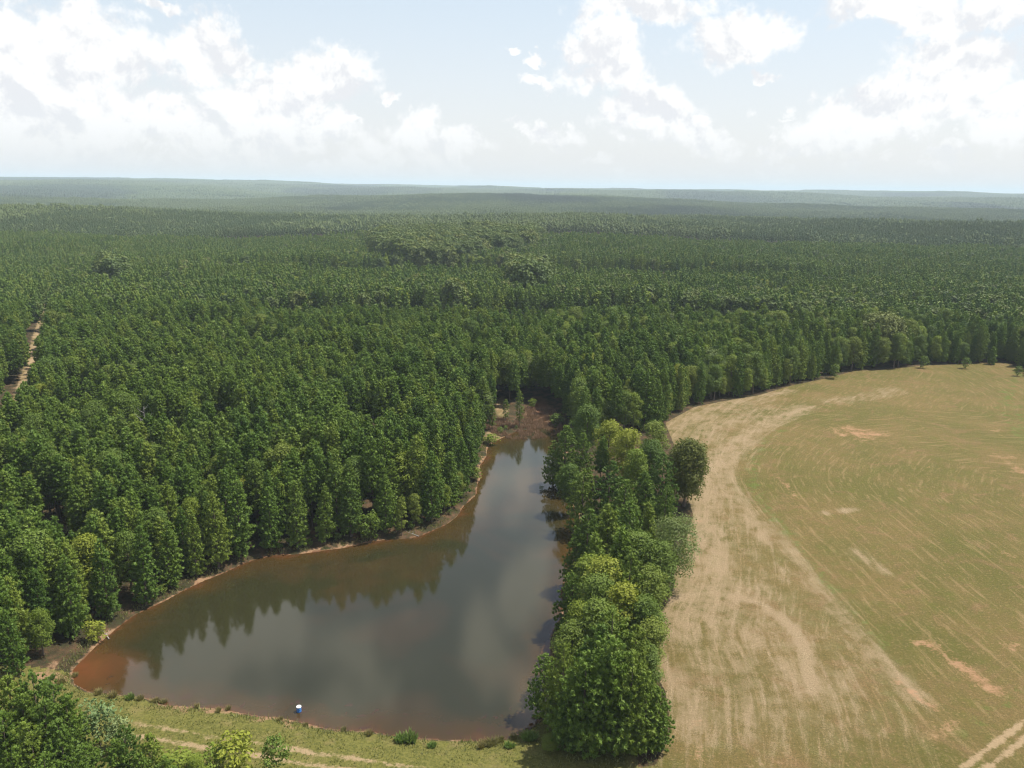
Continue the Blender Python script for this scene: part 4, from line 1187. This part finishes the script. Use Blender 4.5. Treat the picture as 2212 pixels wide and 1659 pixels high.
hero('sapling', 1064, 876, 7.5, slim_c, slim_t, 12, 'slim dark sapling on the left side of the sandy clearing', 'sapling', 1.1)
hero('bush', 1203, 893, 4.0, bush_c, bush_t, 5, 'wide round bush overhanging the brown mud at the creek end', 'bush', 1.6)
hero('bush', 1150, 862, 3.0, bush_y, bush_t, 5, 'small yellow green bush at the top of the muddy creek', 'bush', 1.2)
hero('bush', 1060, 938, 3.0, bush_y, bush_t, 5, 'low light green bush on the shore below the sandy clearing', 'bush', 1.8)
hero('bush', 1030, 1010, 3.5, bush_c, bush_t, 5, 'bush leaning over the water on the narrow upper pond', 'bush', 1.2)
hero('bush', 205, 1512, 7.5, bush_p, bush_t, 5, 'pale silvery green leafy bush below the dam', 'bush', 0.9)
hero('bush', 250, 1545, 5.0, bush_p, bush_t, 5, 'smaller pale green bush right of the silvery one below the dam', 'bush', 0.9)
hero('bush', 505, 1592, 5.5, bush_y, bush_t, 5, 'round light green bush in front of the dam track', 'bush', 1.05)
hero('bush', 588, 1590, 5.5, bush_c, bush_t, 5, 'dark green bush beside the lighter round one at the dam', 'bush', 0.85)
hero('bush', 455, 1620, 3.5, bush_y, bush_t, 5, 'low yellow green bush left of the two round ones', 'bush', 1.4)
hero('bush', 385, 1628, 3.0, bush_y, bush_t, 5, 'spreading yellow green bush low at the bottom of the frame', 'bush', 2.0)
hero('sapling', 795, 1105, 6.0, bush_y, bush_t, 5, 'bright sapling leaning out over the shore midway along the wood', 'sapling', 0.9, base=(800, 1168))
hero('sapling', 868, 1078, 8.5, slim_c, slim_t, 12, 'slim bright tree against the dark pines on the wooded shore', 'sapling', 1.0, base=(868, 1156))
hero('sapling', 300, 1322, 3.6, bush_y, bush_t, 5, 'bright green sapling at the waterline near the clay tip', 'sapling', 1.1, base=(207, 1386))

# low shrubs filling the bank under the front trees
rowp = resample([at(*p) for p in POND_PX[1:25]], 2.3)
shr = [(broad_near('shrub_leaves', 950 + i, 3, 0.05, 1.5, m_, 9, 260, 0.15)) for i, m_ in enumerate([M_broad, M_yell, M_dark])]
k_ = 0
for i in range(2, len(rowp) - 2):
    if random.random() < 0.25: continue
    td = rowp[i + 1] - rowp[i - 1]; td = td / np.linalg.norm(td); nv = np.array((-td[1], td[0]))
    x, y = rowp[i] + nv * random.uniform(1.4, 3.4)
    j = random.choices([0, 1, 2], [0.5, 0.15, 0.35])[0]
    o = new_obj('shrub', shr[j]); q = random.uniform(0.4, 0.95)
    o.location = (x, y, float(terrain(np.array([x]), np.array([y]))[0]) - 0.05); o.scale = (q * 1.1, q * 1.1, q); o.rotation_euler = (0, 0, random.uniform(0, 6))
    tag(o, f"low {['green', 'bright green', 'dark green'][j]} shrub under the shore trees, {nth(k_)} shrub from the clay tip", 'shrub', 'shrubs under the trees of the wooded shore')
    k_ += 1

# bare dead tree in the plantation
g = np.random.default_rng(77)
x, y = place_top(308, 878, 14.5); z = float(terrain(np.array([x]), np.array([y]))[0])
e = bpy.data.objects.new('dead_tree', None); COL.objects.link(e); e.location = (x, y, z)
tag(e, 'bare grey dead tree poking out of the green plantation', 'dead tree')
M_grey = bpy.data.materials.new('grey_wood'); M_grey.use_nodes = True
NG = NT(M_grey.node_tree); NG.put(M_grey.node_tree.nodes['Principled BSDF'].inputs['Base Color'], NG.mix(NG.noise(NG.n('ShaderNodeTexCoord').outputs['Object'], 3, 4), (0.22, 0.20, 0.18, 1), (0.42, 0.39, 0.35, 1)))
V, F, T = tube([(0, 0, -0.3), (0.1, 0, 6), (0, 0.2, 11), (0.2, 0.1, 14.5)], [0.2, 0.15, 0.09, 0.03]); mt_ = mesh_np('dead_trunk', V, [F], True); mt_.materials.append(M_grey)
new_obj('trunk', mt_, None, e)
for k in range(9):
    a = k * 2.4; h0 = 8 + k * 0.7; L = 2.6 - 0.15 * k
    V, F, T = tube([(0.05, 0.1, h0), (math.cos(a) * L * .6, math.sin(a) * L * .6, h0 + L * 0.5), (math.cos(a) * L, math.sin(a) * L, h0 + L * 1.1)], [0.07, 0.045, 0.015], 5)
    mb = mesh_np('dead_limb', V, [F], True); mb.materials.append(M_grey)
    new_obj('limb', mb, None, e)

# ------------------------------------------------------------------ plants along the waterline
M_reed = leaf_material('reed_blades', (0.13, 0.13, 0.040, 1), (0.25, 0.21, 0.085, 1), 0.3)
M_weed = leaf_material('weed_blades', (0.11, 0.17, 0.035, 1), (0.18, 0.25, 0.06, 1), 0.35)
def clump_mesh(name, seed, n, r, h, mat, wdt=0.05):
    g = np.random.default_rng(seed)
    a = g.random(n) * 6.283; q = np.sqrt(g.random(n)) * r
    c = np.stack([np.cos(a) * q, np.sin(a) * q, np.zeros(n)], -1)
    lean = np.stack([np.cos(a), np.sin(a), np.zeros(n)], -1) * (q / r * 0.5 * h)[:, None] + g.normal(size=(n, 3)) * 0.12 * h
    hh = h * (0.6 + 0.5 * g.random(n))
    tip_ = c + lean; tip_[:, 2] = hh
    b = g.random(n) * 6.283; sd1 = np.stack([np.cos(b), np.sin(b), np.zeros(n)], -1) * wdt
    midp = c + lean * 0.35; midp[:, 2] = hh * 0.55
    V = np.stack([c - sd1, c + sd1, midp + sd1, tip_, midp - sd1], 1).reshape(-1, 3)
    i = np.arange(0, len(V), 5)
    F = np.concatenate([np.stack([i, i + 1, i + 2], -1), np.stack([i, i + 2, i + 4], -1), np.stack([i + 4, i + 2, i + 3], -1)])
    me = mesh_np(name, V, [F]); fattr(me, 'tint', np.repeat(g.random(n), 5)); me.materials.append(mat)
    return me
reed = [clump_mesh('reed_clump', 40 + i, 130, 0.45, 1.1, M_reed) for i in range(3)]
weed = [clump_mesh('weed_clump', 50 + i, 150, 0.5, 0.9, M_weed, 0.07) for i in range(2)]
CL = [(130, 1476, 1.7, 0), (161, 1462, 1.2, 0), (212, 1500, 1.5, 0), (244, 1506, 1.6, 0), (281, 1510, 1.3, 1), (303, 1512, 1.3, 0), (335, 1516, 1.2, 0), (353, 1519, 1.1, 0), (426, 1528, 1.0, 0),
      (472, 1537, 1.0, 0), (493, 1533, 1.1, 0), (605, 1556, 1.0, 0), (798, 1588, 1.3, 0), (865, 1602, 1.7, 1), (886, 1600, 2.0, 1), (933, 1614, 1.1, 1), (1040, 1614, 1.5, 0), (1060, 1610, 1.7, 0), (1080, 1602, 1.4, 0),
      (1109, 1596, 1.3, 0), (1144, 1597, 1.9, 1), (1101, 1614, 1.2, 1), (742, 1578, 0.9, 0), (660, 1568, 0.9, 0), (112, 1466, 1.1, 1), (100, 1478, 1.0, 1), (1128, 1590, 1.2, 0)]
wn = {0: 'brown green reed clump', 1: 'bright green weedy clump'}
order = sorted(CL, key=lambda c: c[0]); cnt = {0: 0, 1: 0}
for px, py, s, k in order:
    x, y, z = place_base(px, py)
    o = bpy.data.objects.new('reed_clump' if k == 0 else 'weed_clump', random.choice(reed if k == 0 else weed)); COL.objects.link(o)
    o.location = (x, y, z - 0.03); o.rotation_euler = (0, 0, random.uniform(0, 6)); s *= 0.5 if k == 0 else 0.62; o.scale = (s * random.uniform(1, 1.7), s, s)
    tag(o, f"{wn[k]} at the dam waterline, {nth(cnt[k])} of these from the clay tip", 'reeds' if k == 0 else 'weeds', 'plant clumps along the dam waterline')
    cnt[k] += 1
# small round bush standing in the water
x, y = at(1170, 1058)
o = new_obj('water_bush', broad_near('water_bush', 930, 1.0, 0.0, 0.8, M_dark, 8, 420, 0.10)); o.location = (x, y, -0.05)
tag(o, 'small dark round bush standing alone in the upper pond', 'bush')

def blades(name, label, cat, X, Y, Z, hgt, wdt, mat, seed):
    g = np.random.default_rng(seed); n = len(X)
    c = np.stack([X, Y, Z - 0.03], -1)
    lean = g.normal(size=(n, 3)) * 0.35 * hgt[:, None]
    tp = c + lean; tp[:, 2] = c[:, 2] + hgt
    b = g.random(n) * 6.283; s_ = np.stack([np.cos(b), np.sin(b), np.zeros(n)], -1) * (wdt * (0.6 + 0.8 * g.random(n)))[:, None]
    V = np.stack([c - s_, c + s_, tp], 1).reshape(-1, 3)
    me = mesh_np(name, V, [np.arange(len(V)).reshape(-1, 3)]); fattr(me, 'tint', np.repeat(g.random(n), 3)); me.materials.append(mat)
    o = new_obj(name, me); tag(o, label, cat, kind='stuff'); return o
# brown dead reeds on the mud at the creek end
g = np.random.default_rng(91)
pts = []
while len(pts) < 16000:
    px, py = g.uniform(1050, 1215), g.uniform(885, 965)
    q = math.hypot((px - 1130) / 85, (py - 925) / 24) if py > 910 else math.hypot((px - 1165) / 40, (py - 905) / 28)
    if q < 1 and vnoise(np.array([px / 9.0]), np.array([py / 4.0]))[0] > 0.38: pts.append(at(px, py, 0.05))
pts = np.array(pts)
zz = np.maximum(terrain(pts[:, 0], pts[:, 1]), -0.1)
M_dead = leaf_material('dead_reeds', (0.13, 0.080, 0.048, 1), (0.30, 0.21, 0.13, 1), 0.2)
blades('marsh_reeds', 'brown dead reeds on the mud at the far end of the pond', 'reeds', pts[:, 0], pts[:, 1], zz, 0.35 + 0.75 * g.random(len(pts)), 0.07, M_dead, 92)
# rough grass on banks and dam
g = np.random.default_rng(93)
PX = g.uniform(POND[:, 0].min() - 12, 40, 260000); PY = g.uniform(78, 215, 260000)
dq = poly_dist(PX, PY, POND, True); ip = inside(PX, PY, POND); dfx = inside(PX, PY, FIELD)
dcx = poly_dist(PX, PY, ROAD); fr = vnoise(PX / 1.6, PY / 1.6)
isdam = PY < at(60, 1452, 1)[1]
k = (~ip) & (~dfx) & (dq > 0.5) & (((dq < 2.6) & (fr > 0.42)) | (isdam & (fr > 0.3) & (PY > 70) & ((np.abs(dcx - 1.15) > 0.55)) & (g.random(len(PX)) < 0.55)))
PX, PY = PX[k], PY[k]
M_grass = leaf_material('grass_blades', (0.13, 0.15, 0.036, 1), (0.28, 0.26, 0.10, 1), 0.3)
blades('bank_grass', 'rough green and straw coloured grass on the dam and banks', 'grass', PX, PY, terrain(PX, PY), (0.12 + 0.28 * g.random(len(PX))) * (1 + 0.8 * (dq[k] < 1.6)), 0.07, M_grass, 94)

# ------------------------------------------------------------------ blue and white drum standing in the water
for px, py, L, a0, lb in [(236, 1384, 1.7, 2.2, 'grey fallen branch lying at the waterline near the clay tip'), (905, 1160, 3.0, 2.6, 'grey fallen branch on the shore at the middle of the wood')]:
    x, y, z = place_base(px, py)
    g = np.random.default_rng(int(px))
    parts = [tube([(0, 0, 0.1), (L * 0.5, 0.15, 0.35), (L, 0.1, 0.25)], [0.09, 0.06, 0.02], 5)]
    for k in range(5):
        q = L * (0.35 + 0.13 * k); parts.append(tube([(q, 0.1, 0.3), (q + 0.5, 0.1 + (-1) ** k * 0.6, 0.55 + 0.1 * k)], [0.03, 0.01], 4))
    V, F, T = joinv(parts); mb = mesh_np('fallen_branch', V, [F], True)
    o = new_obj('fallen_branch', mb, M_grey); o.location = (x, y, max(z, 0)); o.rotation_euler = (0, 0, a0)
    tag(o, lb, 'branch')
def lathe(prof, n=24):
    V = []; F = []
    for r, z in prof:
        for k in range(n): V.append((r * math.cos(k * 6.283185 / n), r * math.sin(k * 6.283185 / n), z))
    for i in range(len(prof) - 1):
        for k in range(n):
            a, b = i * n + k, i * n + (k + 1) % n
            F.append((a, b, b + n, a + n))
    return np.array(V), np.array(F)
def plain(name, c, rough=0.5):
    m_ = bpy.data.materials.new(name); m_.use_nodes = True; N = NT(m_.node_tree)
    b = m_.node_tree.nodes['Principled BSDF']; n = N.noise(N.n('ShaderNodeTexCoord').outputs['Object'], 5, 4)
    N.put(b.inputs['Base Color'], N.mix(N.m('MULTIPLY', n, 0.35), c, (c[0] * 0.6, c[1] * 0.6, c[2] * 0.55, 1))); b.inputs['Roughness'].default_value = rough
    return m_
x, y = at(646, 1537)
e = bpy.data.objects.new('plastic_drum', None); COL.objects.link(e); e.location = (x, y, -0.25); e.scale = (1.05, 1.05, 1.05)
tag(e, 'blue plastic drum with a white lid standing in the shallow water', 'drum')
V, F = lathe([(0.28, 0), (0.30, 0.03), (0.30, 0.30), (0.315, 0.33), (0.30, 0.36), (0.30, 0.62), (0.315, 0.65), (0.30, 0.68), (0.30, 0.95)])
new_obj('barrel_body', mesh_np('barrel_body', V, [F], True), plain('blue_plastic', (0.05, 0.20, 0.55, 1), 0.35), e)
V, F = lathe([(0.325, 0.93), (0.325, 1.0), (0.29, 1.03), (0.001, 1.035)])
new_obj('lid', mesh_np('lid', V, [F], False), plain('white_plastic', (0.8, 0.8, 0.8, 1), 0.4), e)

# ------------------------------------------------------------------ summer haze
bx = 31000.0
hz = np.array([(-bx, -bx, -60), (bx, -bx, -60), (bx, bx, -60), (-bx, bx, -60), (-bx, -bx, 175), (bx, -bx, 175), (bx, bx, 175), (-bx, bx, 175)], float)
me = mesh_np('haze', hz, [np.array([(0, 3, 2, 1), (4, 5, 6, 7), (0, 1, 5, 4), (1, 2, 6, 5), (2, 3, 7, 6), (3, 0, 4, 7)])])
mh = bpy.data.materials.new('haze'); mh.use_nodes = True; mh.node_tree.nodes.clear()
NH = NT(mh.node_tree)
pv = NH.n('ShaderNodeVolumePrincipled'); pv.inputs['Color'].default_value = (0.75, 0.89, 1.0, 1); pv.inputs['Density'].default_value = 1.0e-4; pv.inputs['Anisotropy'].default_value = 0.0
oh = NH.n('ShaderNodeOutputMaterial'); mh.node_tree.links.new(pv.outputs[0], oh.inputs['Volume'])
o = new_obj('haze', me, mh); tag(o, 'pale blue summer haze over the whole country', 'haze', kind='stuff')
